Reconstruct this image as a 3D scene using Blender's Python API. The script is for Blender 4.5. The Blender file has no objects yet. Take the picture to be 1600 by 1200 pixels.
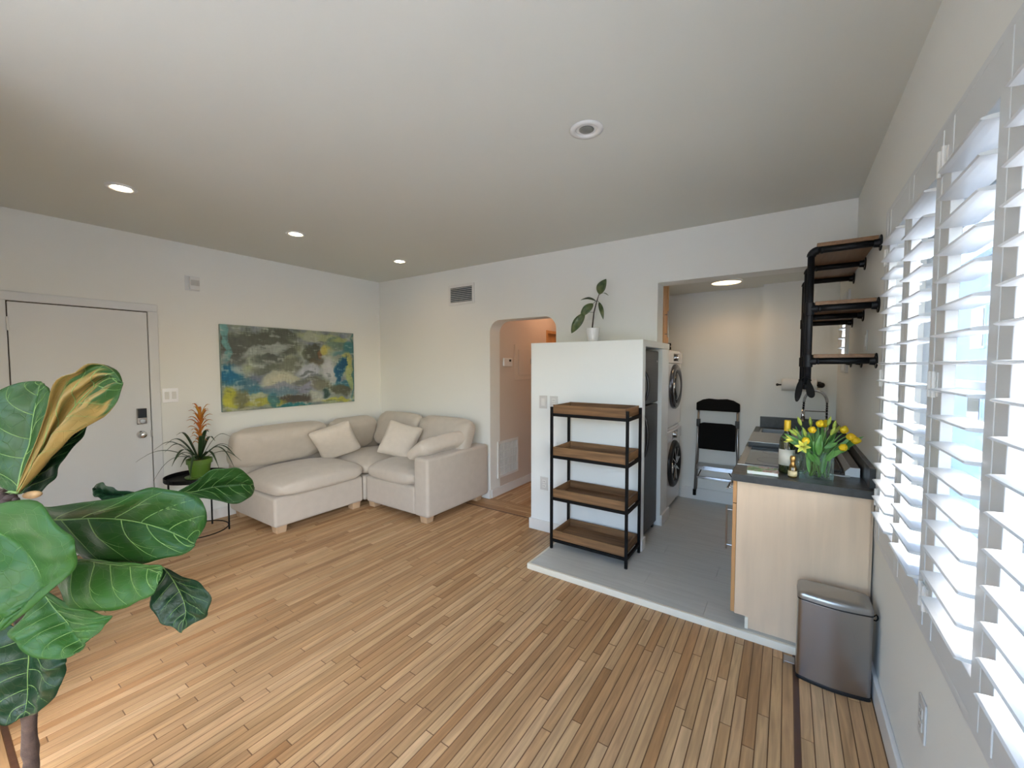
import bpy, math, random
from mathutils import Vector, Matrix, Euler, noise
S = bpy.context.scene
COL = S.collection
rnd = random.Random(7)

# ---------------------------------------------------------------- camera, world, sun, exposure
CAMZ = 1.54
cd = bpy.data.cameras.new('camera')
cam = bpy.data.objects.new('camera', cd); COL.objects.link(cam)
cd.sensor_width = 36.0
cd.lens = 637.65 / 1600 * 36.0
cd.clip_start = 0.02
yaw, pitch, roll = 0.5937, 0.0456, -0.0013
fwd = Vector((-math.sin(yaw) * math.cos(pitch), math.cos(yaw) * math.cos(pitch), -math.sin(pitch)))
rgt = Vector((math.cos(yaw), math.sin(yaw), 0)); up = rgt.cross(fwd)
r2 = rgt * math.cos(roll) + up * math.sin(roll); u2 = -rgt * math.sin(roll) + up * math.cos(roll)
cam.matrix_world = Matrix(((r2.x, u2.x, -fwd.x, 0), (r2.y, u2.y, -fwd.y, 0), (r2.z, u2.z, -fwd.z, CAMZ), (0, 0, 0, 1)))
S.camera = cam

S.view_settings.view_transform = 'Standard'
S.view_settings.look = 'None'
S.view_settings.gamma = 1.0
S.view_settings.use_curve_mapping = False
S.view_settings.exposure = 0.58
S.cycles.max_bounces = 12
S.cycles.diffuse_bounces = 7
S.cycles.glossy_bounces = 4
S.cycles.transmission_bounces = 8
S.cycles.transparent_max_bounces = 16
S.cycles.caustics_reflective = True
S.cycles.blur_glossy = 0.6
S.cycles.caustics_refractive = False
S.cycles.sample_clamp_indirect = 6.0
S.cycles.use_denoising = True

w = bpy.data.worlds.new('sky'); S.world = w; w.use_nodes = True
nt = w.node_tree; nt.nodes.clear()
wo = nt.nodes.new('ShaderNodeOutputWorld'); wb = nt.nodes.new('ShaderNodeBackground')
sk = nt.nodes.new('ShaderNodeTexSky'); sk.sky_type = 'NISHITA'; sk.sun_disc = False
sk.sun_elevation = math.radians(45); sk.sun_rotation = math.radians(120); sk.air_density = 1.0; sk.dust_density = 3.0; sk.ozone_density = 1.0
hs = nt.nodes.new('ShaderNodeHueSaturation'); hs.inputs['Saturation'].default_value = 1.25
nt.links.new(sk.outputs[0], hs.inputs['Color']); nt.links.new(hs.outputs[0], wb.inputs[0])
nt.links.new(wb.outputs[0], wo.inputs[0]); wb.inputs[1].default_value = 1.5

sl = bpy.data.lights.new('sun', 'SUN'); sl.energy = 4.0; sl.angle = math.radians(0.6); sl.color = (1.0, 0.99, 0.97)
sun = bpy.data.objects.new('sun', sl); COL.objects.link(sun); sun.location = (6, -4, 7)
sun.rotation_euler = Vector((-0.68, -0.03, -0.72)).to_track_quat('-Z', 'Y').to_euler()

def portal(name, loc, direction, sx, sy):
    l = bpy.data.lights.new(name, 'AREA'); l.shape = 'RECTANGLE'; l.size = sx; l.size_y = sy
    l.cycles.is_portal = True
    o = bpy.data.objects.new(name, l); COL.objects.link(o); o.location = loc
    o.rotation_euler = Vector(direction).to_track_quat('-Z', 'Y').to_euler()
portal('window_portal', (0.66, 1.67, 1.5), (-1, 0, 0), 1.75, 1.45)
portal('window_portal.001', (0.66, -0.2, 1.5), (-1, 0, 0), 1.75, 1.45)

portal('window_portal.002', (-.75, -1.55, 1.45), (0, 1, 0), 2.3, 2.2)

# ---------------------------------------------------------------- helpers
ROOT = {}
class MB:
    def __init__(s): s.v = []; s.f = []; s.m = []
    def add(s, vs, fs, mi=0):
        n = len(s.v); s.v += [tuple(v) for v in vs]; s.f += [tuple(i + n for i in f) for f in fs]; s.m += [mi] * len(fs); return s
    def box(s, x0, x1, y0, y1, z0, z1, M=None, mi=0):
        vs = [Vector((x, y, z)) for z in (z0, z1) for y in (y0, y1) for x in (x0, x1)]
        if M is not None: vs = [M @ v for v in vs]
        return s.add(vs, [(0, 2, 3, 1), (4, 5, 7, 6), (0, 1, 5, 4), (2, 6, 7, 3), (0, 4, 6, 2), (1, 3, 7, 5)], mi)
    def prism(s, pts, axis, a, b, mi=0):
        """closed 2-D outline extruded along an axis ('x','y','z')"""
        def P(p, t):
            return {'x': (t, p[0], p[1]), 'y': (p[0], t, p[1]), 'z': (p[0], p[1], t)}[axis]
        n = len(pts)
        vs = [P(p, a) for p in pts] + [P(p, b) for p in pts]
        fs = [(i, (i + 1) % n, n + (i + 1) % n, n + i) for i in range(n)] + [tuple(range(n - 1, -1, -1)), tuple(range(n, 2 * n))]
        return s.add(vs, fs, mi)
    def tube(s, pts, r, n=8, caps=True, mi=0):
        pts = [Vector(p) for p in pts]; k = len(pts)
        rs = r if isinstance(r, (list, tuple)) else [r] * k
        t0 = (pts[1] - pts[0]).normalized()
        a = Vector((0, 0, 1)) if abs(t0.z) < .9 else Vector((1, 0, 0))
        u = t0.cross(a).normalized(); vs = []
        for i in range(k):
            if i == 0: t = pts[1] - pts[0]
            elif i == k - 1: t = pts[-1] - pts[-2]
            else: t = (pts[i + 1] - pts[i]).normalized() + (pts[i] - pts[i - 1]).normalized()
            t = t.normalized() if t.length > 1e-9 else t0
            u = (u - t * u.dot(t)).normalized(); w_ = t.cross(u)
            for j in range(n):
                an = 2 * math.pi * j / n
                vs.append(pts[i] + (u * math.cos(an) + w_ * math.sin(an)) * rs[i])
        fs = [(i * n + j, i * n + (j + 1) % n, (i + 1) * n + (j + 1) % n, (i + 1) * n + j) for i in range(k - 1) for j in range(n)]
        if caps: fs += [tuple(range(n - 1, -1, -1)), tuple((k - 1) * n + j for j in range(n))]
        return s.add(vs, fs, mi)
    def lathe(s, c, prof, n=24, M=None, mi=0, closed=False):
        c = Vector(c); vs = []
        for r, z in prof:
            for j in range(n):
                an = 2 * math.pi * j / n
                v = Vector((r * math.cos(an), r * math.sin(an), z))
                if M is not None: v = M @ v
                vs.append(c + v)
        k = len(prof)
        fs = [(i * n + j, i * n + (j + 1) % n, (i + 1) * n + (j + 1) % n, (i + 1) * n + j) for i in range(k - 1) for j in range(n)]
        if prof[0][0] > 1e-6 and not closed: fs.append(tuple(range(n - 1, -1, -1)))
        if prof[-1][0] > 1e-6 and not closed: fs.append(tuple((k - 1) * n + j for j in range(n)))
        return s.add(vs, fs, mi)
    def ball(s, c, rx, ry=None, rz=None, n=12, M=None, mi=0):
        ry = ry or rx; rz = rz or rx; c = Vector(c); vs = []; h = n // 2
        for i in range(h + 1):
            th = math.pi * i / h
            for j in range(n):
                an = 2 * math.pi * j / n
                v = Vector((rx * math.sin(th) * math.cos(an), ry * math.sin(th) * math.sin(an), -rz * math.cos(th)))
                if M is not None: v = M @ v
                vs.append(c + v)
        fs = [(i * n + j, i * n + (j + 1) % n, (i + 1) * n + (j + 1) % n, (i + 1) * n + j) for i in range(h) for j in range(n)]
        return s.add(vs, fs, mi)
    def grid(s, rows, mi=0):
        a = len(rows); b = len(rows[0])
        return s.add([p for r in rows for p in r], [(i * b + j, i * b + j + 1, (i + 1) * b + j + 1, (i + 1) * b + j) for i in range(a - 1) for j in range(b - 1)], mi)
    def build(s, name, mat, parent=None, smooth=False, bevel=0, sub=0, solid=0, merge=False, seg=2, kind=None, label=None):
        me = bpy.data.meshes.new(name)
        R = Vector((0, 0, 0))
        if parent is not None: R = ROOT[parent.name]
        me.from_pydata([(v[0] - R.x, v[1] - R.y, v[2] - R.z) for v in s.v], [], s.f)
        mats = mat if isinstance(mat, (list, tuple)) else [mat]
        for m in mats: me.materials.append(m)
        if len(mats) > 1: me.polygons.foreach_set('material_index', s.m)
        me.validate(); me.update()
        if merge:
            import bmesh
            bm = bmesh.new(); bm.from_mesh(me); bmesh.ops.remove_doubles(bm, verts=bm.verts, dist=1e-5)
            bmesh.ops.recalc_face_normals(bm, faces=bm.faces); bm.to_mesh(me); bm.free()
        if smooth: me.polygons.foreach_set('use_smooth', [True] * len(me.polygons))
        o = bpy.data.objects.new(name, me); COL.objects.link(o)
        if parent is not None: o.parent = parent
        ROOT[o.name] = R
        if bevel:
            b = o.modifiers.new('bevel', 'BEVEL'); b.width = bevel; b.segments = seg; b.limit_method = 'ANGLE'; b.angle_limit = math.radians(40)
            me.polygons.foreach_set('use_smooth', [True] * len(me.polygons))
            wn = o.modifiers.new('normals', 'WEIGHTED_NORMAL'); wn.keep_sharp = True
        if solid:
            so = o.modifiers.new('solid', 'SOLIDIFY'); so.thickness = solid; so.offset = 0
        if sub:
            ss = o.modifiers.new('sub', 'SUBSURF'); ss.levels = sub; ss.render_levels = sub
        if kind: o['kind'] = kind
        if label: o['label'] = label
        return o

def thing(name, label, cat, loc=(0, 0, 0), group=None):
    o = bpy.data.objects.new(name, None); COL.objects.link(o); o.location = loc; o.empty_display_size = .05
    ROOT[o.name] = Vector(loc)
    o['label'] = label; o['category'] = cat
    if group: o['group'] = group
    return o
def tag(o, label, cat, group=None):
    o['label'] = label; o['category'] = cat
    if group: o['group'] = group
    return o
def struct(o): o['kind'] = 'structure'; return o

def inp(nd, name, val):
    if name in nd.inputs: nd.inputs[name].default_value = val
def col4(c): return (c[0], c[1], c[2], 1)
def mat(name, base, rough=.5, metal=0.0, var=0.0, vscale=8.0, bump=0.0, bscale=60.0, spec=.5, stretch=None, base2=None, detail=4, coat=0.0, sheen=0.0, aniso=0.0, sss=0.0, rvar=0.0):
    m = bpy.data.materials.new(name); m.use_nodes = True; t = m.node_tree; N = t.nodes; L = t.links
    b = N['Principled BSDF']
    inp(b, 'Base Color', col4(base)); inp(b, 'Roughness', rough); inp(b, 'Metallic', metal); inp(b, 'Specular IOR Level', spec)
    inp(b, 'Coat Weight', coat); inp(b, 'Sheen Weight', sheen); inp(b, 'Anisotropic', aniso)
    if sss: inp(b, 'Subsurface Weight', sss); inp(b, 'Subsurface Scale', .01)
    if var or bump or base2 or rvar:
        tc = N.new('ShaderNodeTexCoord'); mp = N.new('ShaderNodeMapping'); L.new(tc.outputs['Object'], mp.inputs[0])
        if stretch: mp.inputs['Scale'].default_value = stretch
        no = N.new('ShaderNodeTexNoise'); no.inputs['Scale'].default_value = vscale; no.inputs['Detail'].default_value = detail
        L.new(mp.outputs[0], no.inputs['Vector'])
        if var or base2:
            mx = N.new('ShaderNodeMix'); mx.data_type = 'RGBA'
            c2 = base2 if base2 else tuple(max(0, c * (1 - var)) for c in base)
            mx.inputs['A'].default_value = col4(base); mx.inputs['B'].default_value = col4(c2)
            rp = N.new('ShaderNodeMapRange'); rp.inputs['From Min'].default_value = .35; rp.inputs['From Max'].default_value = .65
            L.new(no.outputs[0], rp.inputs[0]); L.new(rp.outputs[0], mx.inputs['Factor']); L.new(mx.outputs['Result'], b.inputs['Base Color'])
        if rvar:
            mr = N.new('ShaderNodeMapRange'); mr.inputs['To Min'].default_value = max(.02, rough - rvar); mr.inputs['To Max'].default_value = rough + rvar
            L.new(no.outputs[0], mr.inputs[0]); L.new(mr.outputs[0], b.inputs['Roughness'])
        if bump:
            n2 = N.new('ShaderNodeTexNoise'); n2.inputs['Scale'].default_value = bscale; n2.inputs['Detail'].default_value = 3
            L.new(mp.outputs[0], n2.inputs['Vector'])
            bp = N.new('ShaderNodeBump'); bp.inputs['Strength'].default_value = bump; bp.inputs['Distance'].default_value = .004
            L.new(n2.outputs[0], bp.inputs['Height']); L.new(bp.outputs[0], b.inputs['Normal'])
    return m
def emis(name, color, strength):
    m = bpy.data.materials.new(name); m.use_nodes = True; b = m.node_tree.nodes['Principled BSDF']
    inp(b, 'Base Color', col4(color)); inp(b, 'Emission Color', col4(color)); inp(b, 'Emission Strength', strength); return m
def glassmat(name, tint=(1, 1, 1), refl=1.0, rough=0.0):
    m = bpy.data.materials.new(name); m.use_nodes = True; t = m.node_tree; N = t.nodes; L = t.links
    for n_ in list(N):
        if n_.type != 'OUTPUT_MATERIAL': N.remove(n_)
    out = [n_ for n_ in N if n_.type == 'OUTPUT_MATERIAL'][0]
    tr = N.new('ShaderNodeBsdfTransparent'); tr.inputs[0].default_value = col4(tint)
    gl = N.new('ShaderNodeBsdfGlossy'); gl.inputs['Roughness'].default_value = rough
    lw = N.new('ShaderNodeLayerWeight'); lw.inputs['Blend'].default_value = .5
    fr = N.new('ShaderNodeMath'); fr.operation = 'POWER'; fr.inputs[1].default_value = 5.0; L.new(lw.outputs['Facing'], fr.inputs[0])
    ml = N.new('ShaderNodeMath'); ml.operation = 'MULTIPLY_ADD'; ml.inputs[1].default_value = refl * .6; ml.inputs[2].default_value = .04 * refl
    mx = N.new('ShaderNodeMixShader')
    L.new(fr.outputs[0], ml.inputs[0]); L.new(ml.outputs[0], mx.inputs[0]); L.new(tr.outputs[0], mx.inputs[1]); L.new(gl.outputs[0], mx.inputs[2]); L.new(mx.outputs[0], out.inputs[0])
    return m
def woodmat(name, cols, along='y', rough=.35, per='random', gscale=1.0, dark=.75, knots=0.0):
    """plank wood: tone picked per piece, grain stretched along one axis"""
    m = bpy.data.materials.new(name); m.use_nodes = True; t = m.node_tree; N = t.nodes; L = t.links
    b = N['Principled BSDF']; inp(b, 'Roughness', rough); inp(b, 'Specular IOR Level', .35)
    oi = N.new('ShaderNodeObjectInfo'); ge = N.new('ShaderNodeNewGeometry')
    ad = N.new('ShaderNodeMath'); ad.operation = 'ADD'; L.new(oi.outputs['Random'], ad.inputs[0]); L.new(ge.outputs['Random Per Island'], ad.inputs[1])
    fr = N.new('ShaderNodeMath'); fr.operation = 'FRACT'; L.new(ad.outputs[0], fr.inputs[0])
    cr = N.new('ShaderNodeValToRGB'); el = cr.color_ramp.elements
    while len(el) < len(cols): el.new(.5)
    for i, c in enumerate(cols): el[i].position = i / (len(cols) - 1); el[i].color = col4(c)
    L.new(fr.outputs[0], cr.inputs[0])
    mp = N.new('ShaderNodeMapping')
    sc = {'x': (2.2, 34, 34), 'y': (34, 2.2, 34), 'z': (34, 34, 2.2)}[along]
    mp.inputs['Scale'].default_value = tuple(q * gscale for q in sc)
    cb = N.new('ShaderNodeCombineXYZ'); m10 = N.new('ShaderNodeMath'); m10.operation = 'MULTIPLY'; m10.inputs[1].default_value = 37.0
    L.new(fr.outputs[0], m10.inputs[0])
    for i in range(3): L.new(m10.outputs[0], cb.inputs[i])
    va = N.new('ShaderNodeVectorMath'); va.operation = 'ADD'; L.new(ge.outputs['Position'], mp.inputs[0]); L.new(mp.outputs[0], va.inputs[0]); L.new(cb.outputs[0], va.inputs[1])
    no = N.new('ShaderNodeTexNoise'); no.inputs['Scale'].default_value = 1.6; no.inputs['Detail'].default_value = 6; no.inputs['Distortion'].default_value = .6
    L.new(va.outputs[0], no.inputs['Vector'])
    mr = N.new('ShaderNodeMapRange'); mr.inputs['From Min'].default_value = .3; mr.inputs['From Max'].default_value = .7; mr.inputs['To Min'].default_value = dark; mr.inputs['To Max'].default_value = 1.08
    L.new(no.outputs[0], mr.inputs[0])
    mu = N.new('ShaderNodeVectorMath'); mu.operation = 'SCALE'; L.new(cr.outputs[0], mu.inputs[0]); L.new(mr.outputs[0], mu.inputs['Scale'])
    L.new(mu.outputs[0], b.inputs['Base Color'])
    bp = N.new('ShaderNodeBump'); bp.inputs['Strength'].default_value = .12; bp.inputs['Distance'].default_value = .002
    L.new(no.outputs[0], bp.inputs['Height']); L.new(bp.outputs[0], b.inputs['Normal'])
    return m

# ---------------------------------------------------------------- materials
M_WALL = mat('wall_paint', (.78, .79, .76), .7, bump=.06, bscale=220, spec=.25)
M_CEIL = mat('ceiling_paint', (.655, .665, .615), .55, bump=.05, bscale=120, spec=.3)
M_WARMW = mat('hall_paint', (.62, .54, .47), .7, bump=.05, bscale=200, spec=.25)
M_TRIM = mat('trim_paint', (.74, .74, .72), .35, spec=.4)
M_DOOR = mat('door_paint', (.70, .72, .73), .4, bump=.03, bscale=90, spec=.4)
M_SHUT = mat('shutter_paint', (.64, .67, .69), .35, spec=.45)
M_CREAM = mat('cream_trim', (.80, .76, .64), .4)
M_GAP = mat('dark_gap', (.05, .03, .02), .8)
M_SEAM = mat('seam_filler', (.17, .088, .036), .6)
FL = [(.57, .36, .185), (.50, .295, .140), (.63, .415, .225), (.36, .190, .080), (.55, .35, .175), (.68, .46, .26), (.44, .24, .105), (.58, .385, .205), (.62, .395, .21)]
M_FLY = woodmat('oak_strip', FL, 'y', .46, dark=.70)
M_FLX = woodmat('oak_strip_cross', FL[:5], 'x', .46, dark=.70)
M_INLAY = woodmat('walnut_inlay', [(.10, .045, .025), (.13, .06, .035)], 'y', .35)
M_TILE = mat('grey_plank_tile', (.56, .57, .54), .38, var=.10, vscale=3, stretch=(1, 12, 1), bump=.03, bscale=40)
M_METB = mat('black_steel', (.004, .004, .0045), .55, spec=.18)
M_PIPE = mat('black_pipe', (.007, .008, .011), .42, metal=.2, spec=.3, bump=.08, bscale=160)
M_CHROME = mat('chrome', (.75, .75, .77), .12, metal=1)
M_STEEL = mat('brushed_steel', (.40, .385, .37), .3, metal=1, rvar=.05, vscale=6, stretch=(40, 40, 1), bump=.02, bscale=300)
M_STEELH = mat('brushed_steel_flat', (.40, .395, .385), .34, metal=.9, rvar=.05, vscale=5, stretch=(30, 1, 1))
M_DSTEEL = mat('dark_fridge_steel', (.075, .077, .082), .42, metal=.55, rvar=.05, vscale=5, stretch=(1, 1, 30))
M_BLACK = mat('black_plastic', (.01, .01, .011), .4)
M_RUBBER = mat('black_rubber', (.006, .006, .006), .8, spec=.15)
M_PLATE = mat('switch_plate', (.60, .60, .585), .35)
M_FABRIC = mat('oat_linen', (.53, .48, .415), .9, var=.05, vscale=14, bump=.25, bscale=420, spec=.15, sheen=.25)
M_PILLOW = mat('oat_linen_pillow', (.60, .545, .47), .9, var=.05, vscale=20, bump=.25, bscale=420, spec=.15, sheen=.25)
M_LEG = mat('blond_wood', (.56, .40, .255), .5, var=.15, vscale=10, stretch=(1, 1, .1))
M_RACKW = woodmat('weathered_pine', [(.25, .135, .060), (.19, .100, .042), (.29, .165, .078), (.22, .118, .052)], 'x', .6, gscale=.8, dark=.5)
M_RACKY = woodmat('weathered_pine_end', [(.25, .135, .06), (.20, .105, .045)], 'y', .6, gscale=.8, dark=.5)
M_MAPLE = mat('maple_ply', (.72, .56, .40), .45, var=.10, vscale=3, stretch=(6, 6, .5), bump=.02, bscale=60, detail=6)
M_ORANGEW = mat('honey_maple', (.56, .30, .12), .4, var=.14, vscale=4, stretch=(8, 8, .6))
M_STONE = mat('slate_counter', (.048, .053, .056), .36, var=.35, vscale=30, rvar=.08, bump=.04, bscale=80)
M_WHITE = mat('white_enamel', (.78, .79, .80), .25, coat=.3)
M_PLASTIC = mat('white_plastic', (.72, .72, .70), .35)
M_GLASS = glassmat('window_glass', (.97, .99, 1))
M_VASE = glassmat('vase_glass', (.90, .95, .93), 1.3)
M_DGLASS = mat('dark_glass', (.01, .012, .015), .06, spec=.7, coat=.5)
M_LEAFD = mat('leaf_green', (.040, .135, .030), .30, var=.35, vscale=9, bump=.12, bscale=45, spec=.5)
M_VEIN = mat('leaf_vein', (.125, .205, .060), .5, spec=.25)
M_SASH = mat('window_frame_shaded_white', (.44, .49, .54), .45)  # white frame paint, its shade put into the blue-grey colour
M_BARK = mat('bark', (.075, .045, .032), .85, var=.4, vscale=40, bump=.6, bscale=120)
# ---------------------------------------------------------------- setting: shell
XR, XL, YB, HC = 0.378, -4.739, 3.717, 2.692
YN = -1.3                       # wall behind the photographer
T = 0.19
# right wall with the shuttered window, an unseen daylight window added behind the camera and the small kitchen window
W1 = (0.84, 2.50, 0.80, 2.17); W0 = (-.99, 0.60, 0.80, 2.17); W2 = (3.98, 4.30, 1.49, 2.10)
m = MB()
ys = [YN, W0[0], W0[1], W1[0], W1[1], W2[0], W2[1], 5.1]
X1 = XR + T
for a_, b_ in ((YN, W0[0]), (W0[1], W1[0]), (W1[1], W2[0]), (W2[1], 5.1)): m.box(XR, X1, a_, b_, 0, HC + .1)
for W_ in (W0, W1, W2):
    m.box(XR, X1, W_[0], W_[1], 0, W_[2]); m.box(XR, X1, W_[0], W_[1], W_[3], HC + .1)
struct(m.build('wall_right', M_WALL))
struct(MB().box(XL - .15, XL, YN, YB + .2, 0, HC + .1).build('wall_left', M_WALL))
# back wall with rounded arch (left) and kitchen opening (right)
AX0, AX1, AZ, AR = -2.811, -1.965, 2.047, 0.135
KX0, KZ = -0.962, 2.262
m = MB(); y0, y1 = YB, YB + .19
m.box(XL - .15, AX0, y0, y1, 0, HC + .1)
m.box(AX1, -1.80, y0, y1, 0, HC + .1).box(-1.80, KX0, y0, y1, 1.745, HC + .1)
m.box(KX0, XR, y0, y1, KZ, HC + .1)
pts = [(AX0, HC + .1), (AX0, AZ - AR)] + [(AX0 + AR - AR * math.cos(t * math.pi / 16), AZ - AR + AR * math.sin(t * math.pi / 16)) for t in range(1, 9)]
pts += [(AX1 - AR + AR * math.sin(t * math.pi / 16), AZ - AR + AR * math.cos(t * math.pi / 16)) for t in range(0, 9)] + [(AX1, HC + .1)]
# arch spandrel as a fan of quads, front and back, plus soffit
vs = []; fs = []
for (x, z) in pts[1:-1]:
    vs += [(x, y0, z), (x, y0, HC + .1), (x, y1, z), (x, y1, HC + .1)]
n = len(pts) - 2
for i in range(n - 1):
    a, b = 4 * i, 4 * i + 4
    fs += [(a, b, b + 1, a + 1), (a + 2, a + 3, b + 3, b + 2), (a, a + 2, b + 2, b)]
m.add(vs, fs)
struct(m.build('wall_back', M_WALL))
# wall behind the photographer with a window opening added for light
# unseen nook added behind the photographer for fill daylight: near wall with a wide window, and the return walls
WN = (-1.85, .28, 0.42, 2.48); XN = -2.35
m = MB().box(XN, WN[0], YN - .15, YN, 0, HC + .1).box(WN[1], XR, YN - .15, YN, 0, HC + .1).box(WN[0], WN[1], YN - .15, YN, 0, WN[2]).box(WN[0], WN[1], YN - .15, YN, WN[3], HC + .1)
m.box(XN - .12, XN, YN - .15, -.13, 0, HC + .1).box(XL, XN - .12, -.28, -.13, 0, HC + .1)
struct(m.build('wall_near', M_WALL))
struct(MB().box(XL - .15, X1, YN - .15, YB + .19, HC, HC + .12).build('ceiling', M_CEIL))
# kitchen alcove
m = MB(); m.box(-1.9, -.215, 4.9, 5.1, 0, HC); m.box(-.215, XR, 4.76, 5.1, 0, HC)
struct(m.build('wall_kitchen_back', M_WALL))
struct(MB().box(-1.9, -1.78, YB + .19, 4.9, 0, HC).build('wall_kitchen_left', M_WALL))
struct(MB().box(-1.9, XR, YB + .19, 5.1, 2.335, 2.45).build('ceiling_kitchen', M_CEIL))
# refrigerator enclosure: low partition in front of the back wall and its return
m = MB()
m.box(-1.985, -.95, 3.26, 3.335, 0, 1.745)
m.box(-1.985, -1.80, 3.335, YB, 0, 1.745)
m.box(-1.80, -.95, 3.335, 4.13, 1.69, 1.745)
m.box(-1.78, -.955, 3.885, 4.13, .02, 1.69)
struct(m.build('wall_partition', mat('partition_paint', (.80, .84, .84), .5, bump=.04, bscale=200, spec=.3), bevel=.003, seg=1))
# hallway
HX0, HX1, HY = -2.811, -1.985, 6.0
m = MB(); m.box(HX0 - .1, HX0, YB + .19, 5.02, 0, 2.6); m.box(HX0 - .1, HX0, 5.66, HY, 0, 2.6); m.box(HX0 - .1, HX0, 5.02, 5.66, 2.03, 2.6)
struct(m.build('wall_hall_left', M_WARMW))
struct(MB().box(HX1, HX1 + .085, YB + .19, HY, 0, 2.6).build('wall_hall_right', M_WARMW))
struct(MB().box(HX0 - .1, HX1 + .085, HY, HY + .1, 0, 2.6).build('wall_hall_end', M_WARMW))
struct(MB().box(HX0 - .1, HX1 + .085, YB + .19, HY, 2.6, 2.7).build('ceiling_hall', M_WARMW))
# honey wood door at the far end of the hall's left side
d2 = struct(MB().box(HX0 - .07, HX0 - .03, 5.06, 5.62, .01, 1.99).build('door_2', M_ORANGEW, bevel=.002, seg=1))
MB().box(HX0 - .09, HX0 + .012, 5.02, 5.06, 0, 2.03).box(HX0 - .09, HX0 + .012, 5.62, 5.66, 0, 2.03).box(HX0 - .09, HX0 + .012, 5.06, 5.62, 1.99, 2.03).build('door_frame', M_ORANGEW, d2)

# baseboards
def bb(name, *bx):
    m = MB()
    for b_ in bx: m.box(*b_)
    return struct(m.build(name, M_TRIM, bevel=.004))
bb('baseboard_right', (XR - .018, XR, YN, 2.575, 0, .105))
bb('baseboard_left', (XL, XL + .016, -.13, .345, 0, .10), (XL, XL + .016, 1.285, YB, 0, .10))
bb('baseboard_back', (XL + .016, AX0, YB - .016, YB, 0, .10))
bb('baseboard_partition', (-2.0, -1.60, 3.245, 3.26, 0, .10), (-1.60, -.935, 3.245, 3.26, .04, .135), (-.95, -.935, 3.26, 3.345, .04, .135), (-.955, -.937, 3.88, 4.17, .04, .14), (-2.0, -1.985, 3.26, 3.75, 0, .10))
bb('baseboard_hall', (HX0, HX0 + .014, YB + .02, 5.02, 0, .10))
bb('baseboard_kitchen', (-.985, -.24, 4.885, 4.90, .04, .17))

# ---------------------------------------------------------------- floor: subfloor, oak strips, walnut inlay
floor = struct(MB().box(XL - .15, X1, YN - .15, HY, -.08, -.0016).build('floor', M_SEAM)); ROOT['floor'] = Vector((0, 0, 0))
unit = bpy.data.meshes.new('floor_board_mesh')
unit.from_pydata([(x, y, z) for z in (0, 1) for y in (0, 1) for x in (0, 1)], [], [(4, 5, 7, 6), (0, 1, 5, 4), (2, 6, 7, 3), (0, 4, 6, 2), (1, 3, 7, 5)])
unit_y = unit; unit_y.materials.append(M_FLY)
unit_x = unit.copy(); unit_x.materials.clear(); unit_x.materials.append(M_FLX)
PW = .0445
boards = []
def run(x0, x1, y0, y1, axis, lo=.35, hi=1.25):
    """one row of strips between two ends"""
    s_, e_ = (y0, y1) if axis == 'y' else (x0, x1)
    t = s_ - rnd.uniform(0, .8)
    while t < e_:
        L_ = rnd.uniform(lo, hi); a, b = max(t, s_), min(t + L_, e_)
        if e_ - b < .06: b = e_; 
        if b - a > .02:
            boards.append((x0, x1, a, b, axis) if axis == 'y' else (a, b, y0, y1, axis))
        t = b if b == e_ else t + L_
x = .060; i = 0
while x > XL:
    xa = max(x - PW, XL)
    yend = 2.578 if xa > -1.62 else 3.445
    run(xa, x, .182, yend, 'y')
    if x < -2.7: pass
    else: run(xa, x, YN, -.125, 'y')
    x -= PW; i += 1
for k in range(6):
    xa = .0815 + k * .0462
    run(xa, xa + .0462, -.12, 2.578, 'y'); run(xa, xa + .0462, YN, -.125, 'y')
for k in range(6):
    ya = 3.463 + k * .0463
    run(XL, -1.985, ya, ya + .0463, 'x', .5, 1.4)
for k in range(6):
    ya = -.12 + k * .0475
    run(XL, .06, ya, ya + .0475, 'x', .5, 1.4)
x = HX0
while x < HX1 - .01:
    run(x, min(x + PW, HX1), 3.743, HY, 'y', .4, 1.0); x += PW
def seen(b_):
    cx, cy = (b_[0] + b_[1]) / 2, (b_[2] + b_[3]) / 2
    d = Vector((cx, cy, -CAMZ)); dd = d.dot(fwd)
    if dd < .3: return 0
    u = 800 + 637.65 * d.dot(r2) / dd; v = 600 - 637.65 * d.dot(u2) / dd
    if not (-60 < u < 1660 and v < 1260): return 0
    if cx < -3.8 and cy > 1.8 or (cx > -1.62 and cy > 2.58 and b_[4] == 'y' and cx < -.9): return 0.1
    return (b_[1] - b_[0]) * (b_[3] - b_[2]) * 1e4 / dd ** 3
boards.sort(key=seen, reverse=True)
G = .0046
for b_ in boards[:300]:
    o = bpy.data.objects.new('floor_board', unit_y if b_[4] == 'y' else unit_x); COL.objects.link(o); o.parent = floor
    h = rnd.uniform(-.0004, .0003)
    o.location = (b_[0] + G / 2, b_[2] + G / 2, -.011); o.scale = (b_[1] - b_[0] - G, b_[3] - b_[2] - G, .011 + h)
for ax_, mt in (('y', M_FLY), ('x', M_FLX)):
    m = MB()
    for b_ in boards[300:]:
        if b_[4] == ax_: m.box(b_[0] + G / 2, b_[1] - G / 2, b_[2] + G / 2, b_[3] - G / 2, -.011, rnd.uniform(-.0004, .0003))
    m.build('floor_strips', mt, floor, kind='stuff')
for b_ in ((.0605, .0810, .165, 2.578), (XL + .30, -1.985, 3.4455, 3.4625), (XL + .30, .0605, .1655, .1815)):
    MB().box(b_[0], b_[1], b_[2], b_[3], -.011, .0001).build('walnut_inlay', M_INLAY, floor)

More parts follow.
